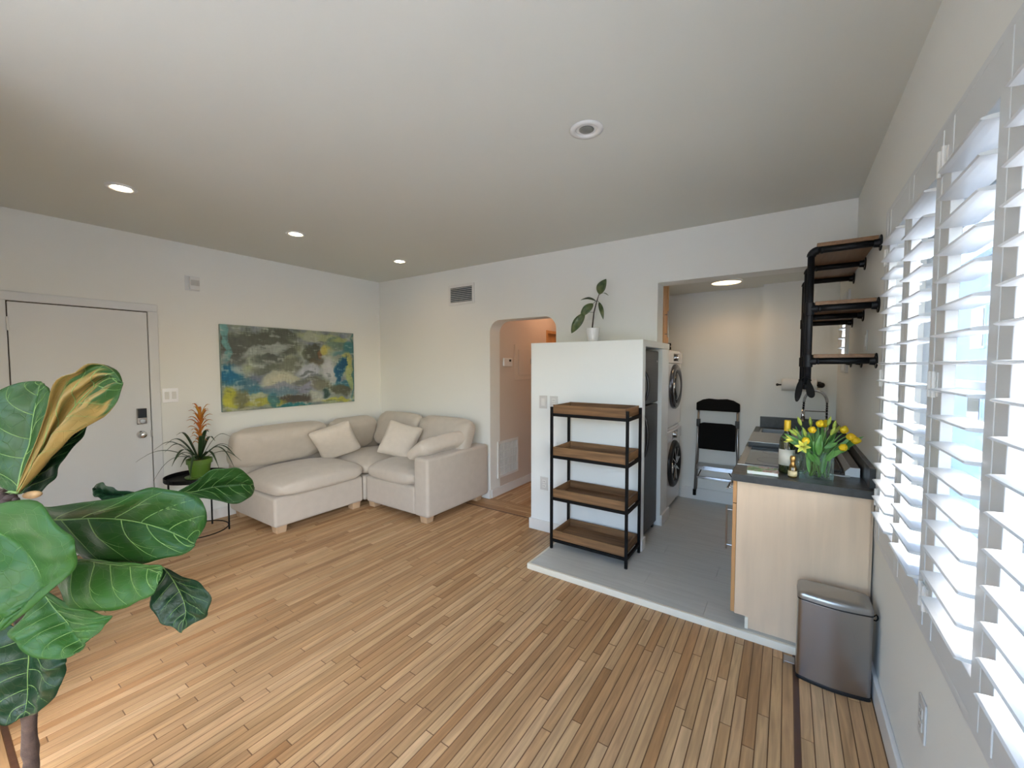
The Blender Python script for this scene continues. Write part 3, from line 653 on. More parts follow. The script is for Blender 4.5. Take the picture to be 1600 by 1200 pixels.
# ---------------------------------------------------------------- fiddle leaf fig
LEAVES = {
 'A': [([-1.564, 0.135, 1.227], [-1.558, 0.139, 1.227], [-1.553, 0.142, 1.226]), ([-1.628, 0.091, 1.27], [-1.566, 0.152, 1.302], [-1.51, 0.172, 1.285]), ([-1.672, 0.066, 1.356], [-1.57, 0.165, 1.354], [-1.483, 0.194, 1.347]), ([-1.666, 0.08, 1.441], [-1.575, 0.175, 1.422], [-1.483, 0.202, 1.409]), ([-1.61, 0.132, 1.486], [-1.576, 0.184, 1.475], [-1.508, 0.199, 1.467]), ([-1.582, 0.167, 1.501], [-1.574, 0.189, 1.496], [-1.539, 0.195, 1.488]), ([-1.576, 0.19, 1.501], [-1.574, 0.192, 1.497], [-1.571, 0.193, 1.494])],
 'B': [([-1.529, 0.135, 1.237], [-1.525, 0.138, 1.236], [-1.521, 0.14, 1.237]), ([-1.489, 0.148, 1.298], [-1.493, 0.158, 1.29], [-1.456, 0.17, 1.307]), ([-1.449, 0.163, 1.367], [-1.46, 0.178, 1.348], [-1.42, 0.181, 1.337]), ([-1.41, 0.179, 1.445], [-1.423, 0.201, 1.403], [-1.379, 0.197, 1.378]), ([-1.381, 0.192, 1.509], [-1.383, 0.222, 1.449], [-1.333, 0.219, 1.408]), ([-1.334, 0.217, 1.53], [-1.342, 0.242, 1.489], [-1.294, 0.238, 1.429]), ([-1.301, 0.236, 1.547], [-1.302, 0.258, 1.51], [-1.27, 0.252, 1.46]), ([-1.262, 0.26, 1.538], [-1.267, 0.268, 1.51], [-1.249, 0.266, 1.491]), ([-1.243, 0.27, 1.502], [-1.241, 0.271, 1.501], [-1.242, 0.27, 1.499])],
 'C': [([-1.6, 0.147, 1.224], [-1.595, 0.15, 1.22], [-1.564, 0.171, 1.214]), ([-1.578, 0.168, 1.292], [-1.592, 0.181, 1.263], [-1.532, 0.197, 1.255]), ([-1.548, 0.204, 1.363], [-1.582, 0.213, 1.317], [-1.527, 0.215, 1.305]), ([-1.544, 0.233, 1.402], [-1.562, 0.243, 1.356], [-1.514, 0.251, 1.36]), ([-1.548, 0.264, 1.4], [-1.545, 0.266, 1.396], [-1.545, 0.266, 1.391])],
 'D': [([-1.502, 0.055, 1.202], [-1.496, 0.059, 1.207], [-1.491, 0.063, 1.219]), ([-1.474, 0.052, 1.169], [-1.442, 0.089, 1.183], [-1.406, 0.102, 1.244]), ([-1.448, 0.05, 1.134], [-1.393, 0.115, 1.159], [-1.313, 0.147, 1.246]), ([-1.421, 0.051, 1.093], [-1.348, 0.136, 1.124], [-1.242, 0.177, 1.196]), ([-1.389, 0.06, 1.044], [-1.316, 0.145, 1.085], [-1.209, 0.188, 1.164]), ([-1.363, 0.069, 1.008], [-1.303, 0.139, 1.057], [-1.216, 0.175, 1.122]), ([-1.345, 0.077, 0.989], [-1.314, 0.116, 1.035], [-1.261, 0.138, 1.063]), ([-1.335, 0.083, 0.991], [-1.331, 0.086, 0.994], [-1.324, 0.091, 0.998])],
 'E': [([-1.506, 0.173, 1.197], [-1.489, 0.182, 1.164], [-1.473, 0.192, 1.151]), ([-1.456, 0.193, 1.2], [-1.451, 0.208, 1.164], [-1.418, 0.213, 1.09]), ([-1.369, 0.242, 1.216], [-1.402, 0.241, 1.167], [-1.368, 0.234, 1.071]), ([-1.286, 0.289, 1.239], [-1.342, 0.28, 1.164], [-1.31, 0.264, 1.07]), ([-1.235, 0.319, 1.249], [-1.293, 0.309, 1.156], [-1.253, 0.297, 1.074]), ([-1.175, 0.356, 1.243], [-1.238, 0.339, 1.14], [-1.201, 0.329, 1.086]), ([-1.134, 0.382, 1.213], [-1.197, 0.359, 1.124], [-1.167, 0.354, 1.099]), ([-1.129, 0.385, 1.176], [-1.173, 0.366, 1.118], [-1.153, 0.366, 1.115]), ([-1.153, 0.37, 1.127], [-1.157, 0.367, 1.12], [-1.159, 0.365, 1.112])],
 'F': [([-1.319, 0.3, 1.232], [-1.322, 0.298, 1.223], [-1.332, 0.29, 1.207]), ([-1.346, 0.272, 1.241], [-1.385, 0.274, 1.221], [-1.364, 0.258, 1.213]), ([-1.384, 0.255, 1.255], [-1.429, 0.253, 1.232], [-1.397, 0.245, 1.221]), ([-1.426, 0.253, 1.242], [-1.432, 0.248, 1.233], [-1.431, 0.249, 1.223])],
 'G': [([-1.42, 0.411, 1.184], [-1.416, 0.414, 1.181], [-1.406, 0.419, 1.172]), ([-1.403, 0.443, 1.205], [-1.412, 0.453, 1.177], [-1.391, 0.449, 1.163]), ([-1.379, 0.483, 1.235], [-1.407, 0.491, 1.179], [-1.37, 0.485, 1.153]), ([-1.359, 0.524, 1.238], [-1.398, 0.529, 1.177], [-1.364, 0.515, 1.132]), ([-1.354, 0.559, 1.218], [-1.387, 0.565, 1.174], [-1.355, 0.554, 1.131]), ([-1.368, 0.586, 1.186], [-1.387, 0.59, 1.164], [-1.369, 0.583, 1.136]), ([-1.4, 0.604, 1.156], [-1.398, 0.605, 1.15], [-1.399, 0.604, 1.144])],
 'H': [([-1.429, 0.181, 1.064], [-1.417, 0.189, 1.075], [-1.433, 0.176, 1.029]), ([-1.357, 0.212, 1.09], [-1.369, 0.221, 1.077], [-1.385, 0.187, 0.982]), ([-1.299, 0.235, 1.091], [-1.327, 0.245, 1.072], [-1.32, 0.214, 0.972]), ([-1.244, 0.261, 1.091], [-1.276, 0.273, 1.068], [-1.259, 0.245, 0.985]), ([-1.196, 0.288, 1.089], [-1.225, 0.297, 1.066], [-1.212, 0.273, 1.002]), ([-1.169, 0.306, 1.083], [-1.189, 0.309, 1.06], [-1.182, 0.294, 1.024]), ([-1.172, 0.306, 1.062], [-1.174, 0.304, 1.053], [-1.177, 0.301, 1.044])],
 'I': [([-1.285, 0.349, 1.029], [-1.293, 0.343, 1.031], [-1.299, 0.339, 1.026]), ([-1.236, 0.364, 1.017], [-1.276, 0.353, 1.005], [-1.298, 0.321, 0.993]), ([-1.183, 0.385, 1.004], [-1.261, 0.361, 0.978], [-1.289, 0.312, 0.963]), ([-1.155, 0.393, 0.972], [-1.244, 0.367, 0.948], [-1.269, 0.314, 0.941]), ([-1.155, 0.388, 0.938], [-1.231, 0.366, 0.923], [-1.252, 0.321, 0.915]), ([-1.183, 0.37, 0.915], [-1.224, 0.359, 0.909], [-1.231, 0.337, 0.904]), ([-1.214, 0.353, 0.891], [-1.216, 0.351, 0.886], [-1.22, 0.348, 0.888])],
 'J': [([-1.445, 0.166, 1.005], [-1.45, 0.163, 0.996], [-1.458, 0.157, 0.984]), ([-1.367, 0.193, 0.985], [-1.421, 0.173, 0.969], [-1.456, 0.133, 0.97]), ([-1.282, 0.228, 0.974], [-1.389, 0.184, 0.947], [-1.453, 0.11, 0.937]), ([-1.253, 0.23, 0.971], [-1.357, 0.193, 0.928], [-1.426, 0.111, 0.918]), ([-1.254, 0.218, 0.952], [-1.325, 0.197, 0.914], [-1.378, 0.131, 0.896]), ([-1.271, 0.199, 0.93], [-1.297, 0.198, 0.91], [-1.323, 0.162, 0.891]), ([-1.275, 0.192, 0.914], [-1.279, 0.189, 0.911], [-1.289, 0.182, 0.904])],
 'K': [([-1.537, 0.159, 0.896], [-1.56, 0.143, 0.88], [-1.603, 0.115, 0.904]), ([-1.463, 0.188, 0.831], [-1.561, 0.141, 0.814], [-1.625, 0.08, 0.866]), ([-1.441, 0.189, 0.807], [-1.559, 0.139, 0.765], [-1.625, 0.064, 0.795]), ([-1.453, 0.173, 0.748], [-1.555, 0.135, 0.71], [-1.611, 0.065, 0.728]), ([-1.486, 0.15, 0.699], [-1.543, 0.132, 0.685], [-1.568, 0.093, 0.668]), ([-1.522, 0.133, 0.683], [-1.532, 0.126, 0.68], [-1.547, 0.115, 0.67])],
}
TRUNK = [[-1.581, 0.132, 0.293], [-1.574, 0.137, 0.517], [-1.565, 0.14, 0.668], [-1.611, 0.142, 0.836], [-1.637, 0.135, 1.033], [-1.626, 0.127, 1.188], [-1.622, 0.12, 1.231]]
BUD = [-1.526, 0.16, 1.225]
NODES = [[-1.555, 0.117, 1.224], [-1.524, 0.126, 1.228], [-1.513, 0.133, 1.222], [-1.531, 0.12, 1.216]]

t = thing('fiddle_leaf_fig', 'large fiddle leaf fig with broad glossy leaves in the left foreground', 'plant', (-1.58, .12, 0))
MB().lathe((-1.585, .13, 0), [(0.0001, 0), (.13, 0), (.165, .30), (.155, .30), (.15, .27), (0.0001, .27)], 32, closed=True).build('pot', M_WHITE, t, smooth=False, bevel=.002)
MB().lathe((-1.585, .13, .26), [(0.0001, .012), (.08, .016), (.149, .0)], 20).build('soil', M_BARK, t)
tr = []
for i in range(len(TRUNK) - 1):
    a, b = Vector(TRUNK[i]), Vector(TRUNK[i + 1])
    for k in range(6): tr.append(a.lerp(b, k / 6))
tr.append(Vector(TRUNK[-1])); tr[0].z = .255
MB().tube([p_ + Vector((noise.noise(p_ * 19), noise.noise(p_ * 23), 0)) * .004 for p_ in tr], [.0155 + .002 * noise.noise(p_ * 31) - .004 * i / len(tr) + (.0015 if i % 4 == 0 else 0) for i, p_ in enumerate(tr)], 12).build('trunk', M_BARK, t, smooth=True)
MB().ball(NODES[0], .012).ball(NODES[1], .010, .012, .008).ball(NODES[2], .007).ball(NODES[3], .012).ball(Vector(NODES[0]) + Vector((-.02, -.01, 0)), .012).build('bud_cluster', mat('dark_bud', (.03, .016, .012), .8, bump=.6), t, smooth=True)
R_ = Matrix.Rotation(-.5936, 3, 'Z') @ Matrix.Rotation(.1, 3, 'Y')
MB().ball(BUD, .024, .009, .0095, 16, Matrix.Rotation(.5936, 3, 'Z') @ Matrix.Rotation(-.12, 3, 'Y')).build('sheath', mat('tan_sheath', (.40, .24, .10), .6, var=.4, vscale=60), t, smooth=True)

def crom(P, t_):
    n = len(P) - 1; f = t_ * n; i = min(int(f), n - 1); f -= i
    p0, p1_, p2_, p3_ = P[max(i - 1, 0)], P[i], P[i + 1], P[min(i + 2, n)]
    return .5 * ((2 * p1_) + (p2_ - p0) * f + (2 * p0 - 5 * p1_ + 4 * p2_ - p3_) * f * f + (3 * p1_ - p0 - 3 * p2_ + p3_) * f ** 3)
def leafmat(name, c1, c2, rough, tan=False):
    m = bpy.data.materials.new(name); m.use_nodes = True; T_ = m.node_tree; N = T_.nodes; L = T_.links; b = N['Principled BSDF']
    inp(b, 'Roughness', rough); inp(b, 'Specular IOR Level', .2)
    uv = N.new('ShaderNodeUVMap'); uv.uv_map = 'UVMap'
    no = N.new('ShaderNodeTexNoise'); no.inputs['Scale'].default_value = 6; no.inputs['Detail'].default_value = 5; L.new(uv.outputs[0], no.inputs['Vector'])
    mx = N.new('ShaderNodeMix'); mx.data_type = 'RGBA'; mx.inputs['A'].default_value = col4(c1); mx.inputs['B'].default_value = col4(c2); L.new(no.outputs[0], mx.inputs['Factor'])
    # fine net of veinlets
    vo = N.new('ShaderNodeTexVoronoi'); vo.feature = 'DISTANCE_TO_EDGE'; vo.inputs['Scale'].default_value = 13; L.new(uv.outputs[0], vo.inputs['Vector'])
    mr = N.new('ShaderNodeMapRange'); mr.inputs['From Max'].default_value = .035; mr.inputs['To Min'].default_value = .30; mr.inputs['To Max'].default_value = 0; L.new(vo.outputs['Distance'], mr.inputs[0])
    m2 = N.new('ShaderNodeMix'); m2.data_type = 'RGBA'; m2.inputs['B'].default_value = col4((c2[0] * 1.6 + .02, c2[1] * 1.35, c2[2] * 1.3)); L.new(mx.outputs['Result'], m2.inputs['A']); L.new(mr.outputs[0], m2.inputs['Factor'])
    last = m2.outputs['Result']
    if tan:
        mp = N.new('ShaderNodeMapping'); mp.inputs['Scale'].default_value = (1.0, 5.5, 1); L.new(uv.outputs[0], mp.inputs[0])
        n3 = N.new('ShaderNodeTexNoise'); n3.inputs['Scale'].default_value = 2.0; n3.inputs['Detail'].default_value = 5; L.new(mp.outputs[0], n3.inputs['Vector'])
        sx = N.new('ShaderNodeSeparateXYZ'); L.new(uv.outputs[0], sx.inputs[0])
        m5 = N.new('ShaderNodeMapRange'); m5.inputs['From Min'].default_value = .3; m5.inputs['From Max'].default_value = 1.0; m5.inputs['To Min'].default_value = .20; m5.inputs['To Max'].default_value = -.16; L.new(sx.outputs[0], m5.inputs[0])
        sm = N.new('ShaderNodeMath'); sm.operation = 'ADD'; L.new(n3.outputs[0], sm.inputs[0]); L.new(m5.outputs[0], sm.inputs[1])
        r3 = N.new('ShaderNodeMapRange'); r3.inputs['From Min'].default_value = .46; r3.inputs['From Max'].default_value = .56; L.new(sm.outputs[0], r3.inputs[0])
        m4 = N.new('ShaderNodeMix'); m4.data_type = 'RGBA'; m4.inputs['A'].default_value = (.10, .088, .025, 1); m4.inputs['B'].default_value = (.29, .165, .045, 1); L.new(no.outputs[0], m4.inputs['Factor'])
        m3 = N.new('ShaderNodeMix'); m3.data_type = 'RGBA'; L.new(last, m3.inputs['A']); L.new(m4.outputs['Result'], m3.inputs['B']); L.new(r3.outputs[0], m3.inputs['Factor']); last = m3.outputs['Result']
    L.new(last, b.inputs['Base Color'])
    bp = N.new('ShaderNodeBump'); bp.inputs['Strength'].default_value = .35; bp.inputs['Distance'].default_value = .003; ad = N.new('ShaderNodeMath'); ad.operation = 'SUBTRACT'
    L.new(no.outputs[0], ad.inputs[0]); L.new(mr.outputs[0], ad.inputs[1]); L.new(ad.outputs[0], bp.inputs['Height']); L.new(bp.outputs[0], b.inputs['Normal'])
    # thin leaf lets some light through
    tl = N.new('ShaderNodeBsdfTranslucent'); L.new(last, tl.inputs[0]); ms = N.new('ShaderNodeMixShader'); ms.inputs[0].default_value = .12
    out = [n_ for n_ in N if n_.type == 'OUTPUT_MATERIAL'][0]; L.new(b.outputs[0], ms.inputs[1]); L.new(tl.outputs[0], ms.inputs[2]); L.new(ms.outputs[0], out.inputs[0])
    return m
LM = {'m': leafmat('fig_leaf', (.010, .042, .007), (.019, .060, .011), .36), 'd': leafmat('fig_leaf_dark', (.004, .019, .007), (.008, .030, .011), .33),
      'l': leafmat('fig_leaf_fresh', (.016, .060, .009), (.027, .084, .014), .40), 't': leafmat('fig_leaf_browned', (.012, .045, .008), (.026, .066, .012), .46, True)}
kind = dict(A='m', B='t', C='d', D='l', E='m', F='d', G='m', H='l', I='d', J='l', K='d')
cam_p = Vector((0, 0, CAMZ))
def fig_leaf(k):
    st = LEAVES[k]; Ls = [Vector(s[0]) for s in st]; Ms = [Vector(s[1]) for s in st]; Rs = [Vector(s[2]) for s in st]
    NT, NS = 34, 22; nv = 6; rows = []; seed = ord(k)
    def P(t_, s_):
        m_ = crom(Ms, t_); e = crom(Rs, t_) if s_ > 0 else crom(Ls, t_); a = abs(s_)
        wl = (e - m_).length
        p_ = m_.lerp(e, a)
        ax = (crom(Ms, min(1, t_ + .02)) - crom(Ms, max(0, t_ - .02))).normalized()
        nrm = ax.cross(e - m_)
        nrm = nrm.normalized() * (1 if s_ > 0 else -1) if nrm.length > 1e-7 else Vector((0, 0, 1))
        if nrm.dot(cam_p - p_) < 0: nrm = -nrm
        # quilted between side veins, raised toward the midrib valley
        ph = (t_ - .17 * a ** 1.3) * nv * 2 * math.pi
        q = wl * (.030 * (1 - math.cos(ph)) * math.sin(math.pi * min(1, a)) + .05 * math.sin(math.pi * a) - .02 * (1 - a) ** 2)
        if k == 'B': q += wl * .22 * math.sin(a * 9 + t_ * 2 + (1 if s_ > 0 else 3)) * min(1, a * 3)
        q += wl * .10 * noise.noise(Vector((t_ * 3 + seed, s_ * 2, seed))) + wl * .035 * a ** 3 * math.sin(t_ * 26 + seed)
        ed = (e - m_) * (.035 * a ** 4 * math.sin(t_ * 21 + seed * 1.7) + .02 * a ** 4 * noise.noise(Vector((t_ * 14, seed, s_))))
        return p_ + nrm * q + ed, nrm
    for i in range(NT + 1):
        rows.append([P(i / NT, -1 + 2 * j / NS)[0] for j in range(NS + 1)])
    o = MB().grid(rows).build('leaf', LM[kind[k]], t, smooth=True)
    uvl = o.data.uv_layers.new(name='UVMap')
    for poly in o.data.polygons:
        for li in poly.loop_indices:
            vi = o.data.loops[li].vertex_index; uvl.data[li].uv = (vi // (NS + 1) / NT, vi % (NS + 1) / NS)
    so = o.modifiers.new('solid', 'SOLIDIFY'); so.thickness = .0012; so.offset = -1
    LN = (Ms[-1] - Ms[0]).length
    rr = max(.0008, min(.0017, LN * .0062)); m = MB()
    def vp(t_, s_, up_): a, n_ = P(t_, s_); return a + n_ * up_
    m.tube([vp(i / 30, .0001 if i % 2 else .0001, .0004) for i in range(31)], [rr * (1.25 - i / 30) for i in range(31)], 6)
    if k not in 'F':
        for v_ in range(nv):
            t0 = .05 + v_ * .145
            for sg in (-1, 1):
                t1 = t0 + (.03 if sg > 0 else 0)
                pts = [vp(min(.985, t1 + .20 * (q / 12) ** 1.35), sg * .93 * (q / 12), .0003) for q in range(0, 13)]
                if t1 < .93: m.tube(pts, [rr * .62 * (1.15 - q / 13) for q in range(13)], 5)
        # secondary forks
                if 0 < v_ < nv - 1:
                    a0 = min(.97, t1 + .20 * .5 ** 1.35)
                    m.tube([vp(min(.98, a0 + .10 * q / 5), sg * (.46 + .30 * q / 5 - .12 * (q / 5) ** 2), .0002) for q in range(6)], [rr * .35 * (1.1 - q / 6) for q in range(6)], 4)
    m.build('veins', M_VEIN, o, smooth=True)
    b0 = Ms[0]
    return b0
for k in LEAVES:
    b0 = fig_leaf(k)
    best = min(tr, key=lambda q: (q - b0).length + abs(q.z - (b0.z - .02)) * .5)
    if k != 'F' and (best - b0).length > .012:
        mid = (best + b0) / 2 + Vector((0, 0, -.01 if k in 'DHJK' else .006))
        MB().tube([best, mid, b0], [.004, .0032, .0026], 7).build('petiole', M_VEIN, t, smooth=True)

# ---------------------------------------------------------------- potted rubber plant on the partition
pz = 1.745; px_, py_ = -1.462, 3.47
t = thing('potted_rubber_plant', 'small leggy rubber plant in a white pot on top of the partition', 'plant', (px_, py_, pz))
MB().lathe((px_, py_, pz), [(0.0001, 0), (.044, 0), (.062, .128), (.056, .128), (.052, .11), (0.0001, .11)], 28, closed=True).build('pot', M_WHITE, t, bevel=.001)
MB().lathe((px_, py_, pz + .112), [(0.0001, .004), (.052, 0)], 16).build('soil', M_BARK, t)
M_RUB = mat('rubber_leaf', (.028, .062, .018), .28, base2=(.10, .13, .05), vscale=26)
s0 = Vector((px_ - .008, py_, pz + .11)); s1 = s0 + Vector((.012, .01, .16)); s2 = s0 + Vector((.035, .02, .26)); s3 = s0 + Vector((.055, .02, .32))
MB().tube([s0, s1, s2, s3], [.0065, .006, .005, .003], 8).build('stem', mat('dark_stem', (.03, .018, .015), .6), t, smooth=True)
def blade(name, a, b, w_, parent, m_, nrm=Vector((0, -1, 0)), sag=.02, cup=.2):
    a, b = Vector(a), Vector(b); ax = (b - a); L_ = ax.length; ax.normalize(); sd = ax.cross(nrm).normalized(); up_ = sd.cross(ax).normalized(); rows = []
    for i in range(15):
        t_ = i / 14; ww = w_ * math.sin(math.pi * t_ ** .85) ** .8 * .5 + .0006; c_ = a.lerp(b, t_) - up_ * sag * math.sin(math.pi * t_) * -1
        rows.append([c_ + sd * ww * s_ + up_ * cup * ww * abs(s_) for s_ in (-1, -.5, 0, .5, 1)])
    o = MB().grid(rows).build(name, m_, parent, smooth=True, solid=.0015)
    return o
fl = [(s0 + Vector((-.065, -.02, .155)), s0 + Vector((-.190, -.03, -.02)), .085, Vector((.3, -1, .2))), (s2 + Vector((-.03, -.01, -.02)), s0 + Vector((-.105, -.02, .125)), .075, Vector((.2, -1, .1))),
      (s2 + Vector((-.005, 0, 0)), s0 + Vector((-.10, -.03, .275)), .042, Vector((0, -.7, 1))), (s3, s0 + Vector((.125, .01, .445)), .085, Vector((.1, -1, .1))), (s3 + Vector((0, 0, -.01)), s0 + Vector((.155, -.01, .295)), .02, Vector((0, -.3, 1))),
      (s2 + Vector((.02, 0, -.01)), s0 + Vector((.105, 0, .09)), .038, Vector((.6, -1, 0)))]
for a, b, w_, nn in fl: blade('leaf', a, b, w_, t, M_RUB, nn)
for a, b in ((s1, fl[0][0]), (s2, fl[1][0]), (s2, fl[5][0])): MB().tube([a, (a + b) / 2 + Vector((0, 0, .006)), b], .0022, 6).build('petiole', M_RUB, t)
# ---------------------------------------------------------------- shelf rack with wooden trays
t = thing('shelf_rack', 'four tier black metal rack with weathered wooden trays before the white partition', 'shelf', (-1.265, 3.07, .041))
RX = (-1.575, -.953); RY = (2.91, 3.222); pw = .010
for x in RX:
    for y in RY:
        MB().box(x - pw, x + pw, y - pw, y + pw, .047, 1.205).build('post', M_METB, t, bevel=.001, seg=1)
        MB().lathe((x, y, .041), [(.013, 0), (.013, .004), (.006, .006)], 12).build('foot', M_BLACK, t)
for z in (1.142, .800, .456, .112):
    for y in RY: MB().box(RX[0] + pw, RX[1] - pw, y - .009, y + .009, z - .012, z + .010).build('crossbar', M_METB, t)
    for x in RX: MB().box(x - .009, x + .009, RY[0] + pw, RY[1] - pw, z - .012, z + .010).build('crossbar', M_METB, t)
    xa, xb, ya, yb, z0, z1 = RX[0] + .012, RX[1] - .012, RY[0] + .0, RY[1] - .0, z + .011, z + .080
    tr_ = MB()
    for k in range(4):
        yy = ya + .014 + k * (yb - ya - .028) / 4; tr_.box(xa + .012, xb - .012, yy + .0008, yy + (yb - ya - .028) / 4 - .0008, z0, z0 + .012)
    tray = tr_.build('tray', M_RACKW, t)
    MB().box(xa, xb, ya, ya + .014, z0, z1).build('tray_side', M_RACKW, tray, bevel=.0012, seg=1)
    MB().box(xa, xb, yb - .014, yb, z0, z1).build('tray_side', M_RACKW, tray, bevel=.0012, seg=1)
    MB().box(xa, xa + .012, ya + .0145, yb - .0145, z0, z1 - .002).build('tray_end', M_RACKY, tray, bevel=.0012, seg=1)
    MB().box(xb - .012, xb, ya + .0145, yb - .0145, z0, z1 - .002).build('tray_end', M_RACKY, tray, bevel=.0012, seg=1)

# switches and outlets
def outlet(label, x0, x1, z0, z1, y, sw=False, wall='y', group=None):
    t = thing('light_switch' if sw else 'wall_outlet', label, 'switch' if sw else 'outlet', ((x0 + x1) / 2, y, (z0 + z1) / 2) if wall == 'y' else (y, (x0 + x1) / 2, (z0 + z1) / 2))
    def bx(a, b, c, d, e, f): return MB().box(a, b, y - d, y - c, e, f) if wall == 'y' else MB().box(y - d, y - c, a, b, e, f)
    bx(x0, x1, 0.0003, .006, z0, z1).build('plate', M_PLATE, t, bevel=.002)
    cx, cz = (x0 + x1) / 2, (z0 + z1) / 2
    if sw: bx(cx - .018, cx + .018, .006, .010, cz - .034, cz + .034).build('rocker', M_PLASTIC, t, bevel=.002)
    else:
        for q in (-.021, .021):
            s_ = bx(cx - .017, cx + .017, .006, .0085, cz + q - .015, cz + q + .015).build('socket', M_PLASTIC, t, bevel=.002)
            bx(cx - .008, cx - .005, .0086, .0088, cz + q - .006, cz + q + .006).build('slot', M_BLACK, s_); bx(cx + .005, cx + .008, .0086, .0088, cz + q - .006, cz + q + .006).build('slot', M_BLACK, s_)
outlet('white rocker switch on the partition, left of the rack top', -1.893, -1.812, 1.145, 1.262, 3.26, True)
outlet('white duplex outlet beside the switch, partly behind the rack top', -1.782, -1.702, 1.145, 1.262, 3.26)
outlet('white duplex outlet low on the partition left of the rack', -1.882, -1.800, .388, .508, 3.26)
outlet('white wall outlet below the shuttered window on the right wall', 1.695, 1.765, .375, .500, XR, wall='x')
outlet('small white switch on the right wall under the middle pipe shelf', 3.10, 3.17, 1.62, 1.74, XR, True, wall='x')

# ---------------------------------------------------------------- wall grilles, thermostat, panel
t = thing('air_vent', 'white louvred air vent high on the back wall left of the arch', 'vent', (-3.23, YB, 2.38))
x0, x1, z0, z1 = -3.43, -3.03, 2.262, 2.500
MB().box(x0, x1, YB - .012, YB - .0005, z0, z0 + .032).box(x0, x1, YB - .012, YB - .0005, z1 - .032, z1).box(x0, x0 + .032, YB - .012, YB - .0005, z0 + .032, z1 - .032).box(x1 - .032, x1, YB - .012, YB - .0005, z0 + .032, z1 - .032).build('frame', M_PLASTIC, t, bevel=.002)
MB().box(x0 + .032, x1 - .032, YB - .0045, YB - .0008, z0 + .032, z1 - .032).build('backing', mat('vent_dark', (.06, .08, .10), .6), t)
for k in range(8):
    z = z0 + .044 + k * .0215; Mx = Matrix.Translation((0, YB - .008, z)) @ Matrix.Rotation(math.radians(35), 4, 'X')
    MB().box(x0 + .033, x1 - .033, -.007, .007, -.001, .001, Mx).build('slat', M_PLASTIC, t)
t = thing('thermostat', 'small white thermostat on the hallway wall inside the arch', 'thermostat', (HX0, 4.055, 1.577))
MB().box(HX0 + .0005, HX0 + .024, 3.965, 4.145, 1.528, 1.628).build('housing', M_PLASTIC, t, bevel=.008)
MB().box(HX0 + .024, HX0 + .026, 4.07, 4.11, 1.585, 1.612).build('display', M_BLACK, t)
t = thing('breaker_panel', 'beige breaker panel cover on the hallway wall right of the thermostat', 'panel', (HX0, 4.46, 1.55))
MB().box(HX0 + .0005, HX0 + .006, 4.22, 4.72, 1.36, 1.80).build('cover', M_WARMW, t, bevel=.002)
dd_ = MB().box(HX0 + .006, HX0 + .014, 4.30, 4.66, 1.42, 1.74).build('door', M_WARMW, t, bevel=.003)
MB().box(HX0 + .014, HX0 + .019, 4.575, 4.61, 1.555, 1.625).build('latch', M_STEEL, dd_, bevel=.001)
t = thing('return_grille', 'white slatted return air grille low on the hallway wall', 'vent', (HX0, 4.07, .42))
y0, y1, z0, z1 = 3.852, 4.29, .205, .640
MB().box(HX0 + .0005, HX0 + .014, y0, y1, z0, z0 + .03).box(HX0 + .0005, HX0 + .014, y0, y1, z1 - .03, z1).box(HX0 + .0005, HX0 + .014, y0, y0 + .03, z0 + .03, z1 - .03).box(HX0 + .0005, HX0 + .014, y1 - .03, y1, z0 + .03, z1 - .03).build('frame', M_PLASTIC, t, bevel=.002)
MB().box(HX0 + .0008, HX0 + .002, y0 + .03, y1 - .03, z0 + .03, z1 - .03).build('backing', mat('grille_dark', (.16, .14, .12), .7), t)
for k in range(16):
    y = y0 + .042 + k * .0238
    MB().box(HX0 + .003, HX0 + .012, y - .004, y + .004, z0 + .03, z1 - .03).build('slat', M_PLASTIC, t)
for k in (1, 2, 3): MB().box(HX0 + .0025, HX0 + .0130, y0 + .03, y1 - .03, z0 + .03 + k * .094 - .003, z0 + .03 + k * .094 + .003).build('crosspiece', M_PLASTIC, t)

# ---------------------------------------------------------------- ceiling lights
M_BULB = emis('warm_lamp', (1.0, .80, .55), 26)
def downlight(x, y, label, lit=True):
    t = thing('ceiling_light', label, 'light', (x, y, HC), 'lit recessed ceiling lights along the front door wall' if lit else None)
    MB().lathe((x, y, HC), [(.080, -.0008), (.080, -.006), (.062, -.010), (.050, -.005), (.050, -.0008)], 36, closed=True).build('trim_ring', M_PLASTIC, t, smooth=True)
    if lit:
        MB().lathe((x, y, HC - .004), [(0.0001, -.010), (.026, -.007), (.048, -.001)], 28).build('lens', M_BULB, t, smooth=True)
        l = bpy.data.lights.new('lamp', 'SPOT'); l.energy = 1.3; l.color = (1, .78, .54); l.spot_size = math.radians(150); l.spot_blend = .6; l.shadow_soft_size = .05
        o = bpy.data.objects.new('lamp', l); COL.objects.link(o); o.parent = t; o.location = (0, 0, -.03)
    else:
        MB().lathe((x, y, HC), [(0.0001, -.0005), (.060, -.0015)], 28).build('reflector', M_PLASTIC, t)
        MB().lathe((x, y, HC - .003), [(0.0001, -.004), (.028, -.003), (.036, 0)], 24).build('unlit_lens', mat('unlit_lens', (.19, .195, .18), .3), t, smooth=True)
downlight(-3.60, .82, 'lit recessed ceiling light nearest the camera on the left')
downlight(-3.59, 1.945, 'lit recessed ceiling light in the middle of the row of three')
downlight(-3.58, 3.09, 'lit recessed ceiling light farthest away, near the room corner')
downlight(-.843, 1.903, 'unlit recessed ceiling light with a grey lens in the middle of the ceiling', False)
t = thing('kitchen_ceiling_light', 'round flush warm glowing light on the kitchen ceiling', 'light', (-.503, 4.385, 2.335))
MB().lathe((-.503, 4.385, 2.335), [(.138, -.0005), (.138, -.014), (.128, -.018), (.124, -.014)], 40, closed=True).build('rim', M_PLASTIC, t, smooth=True)
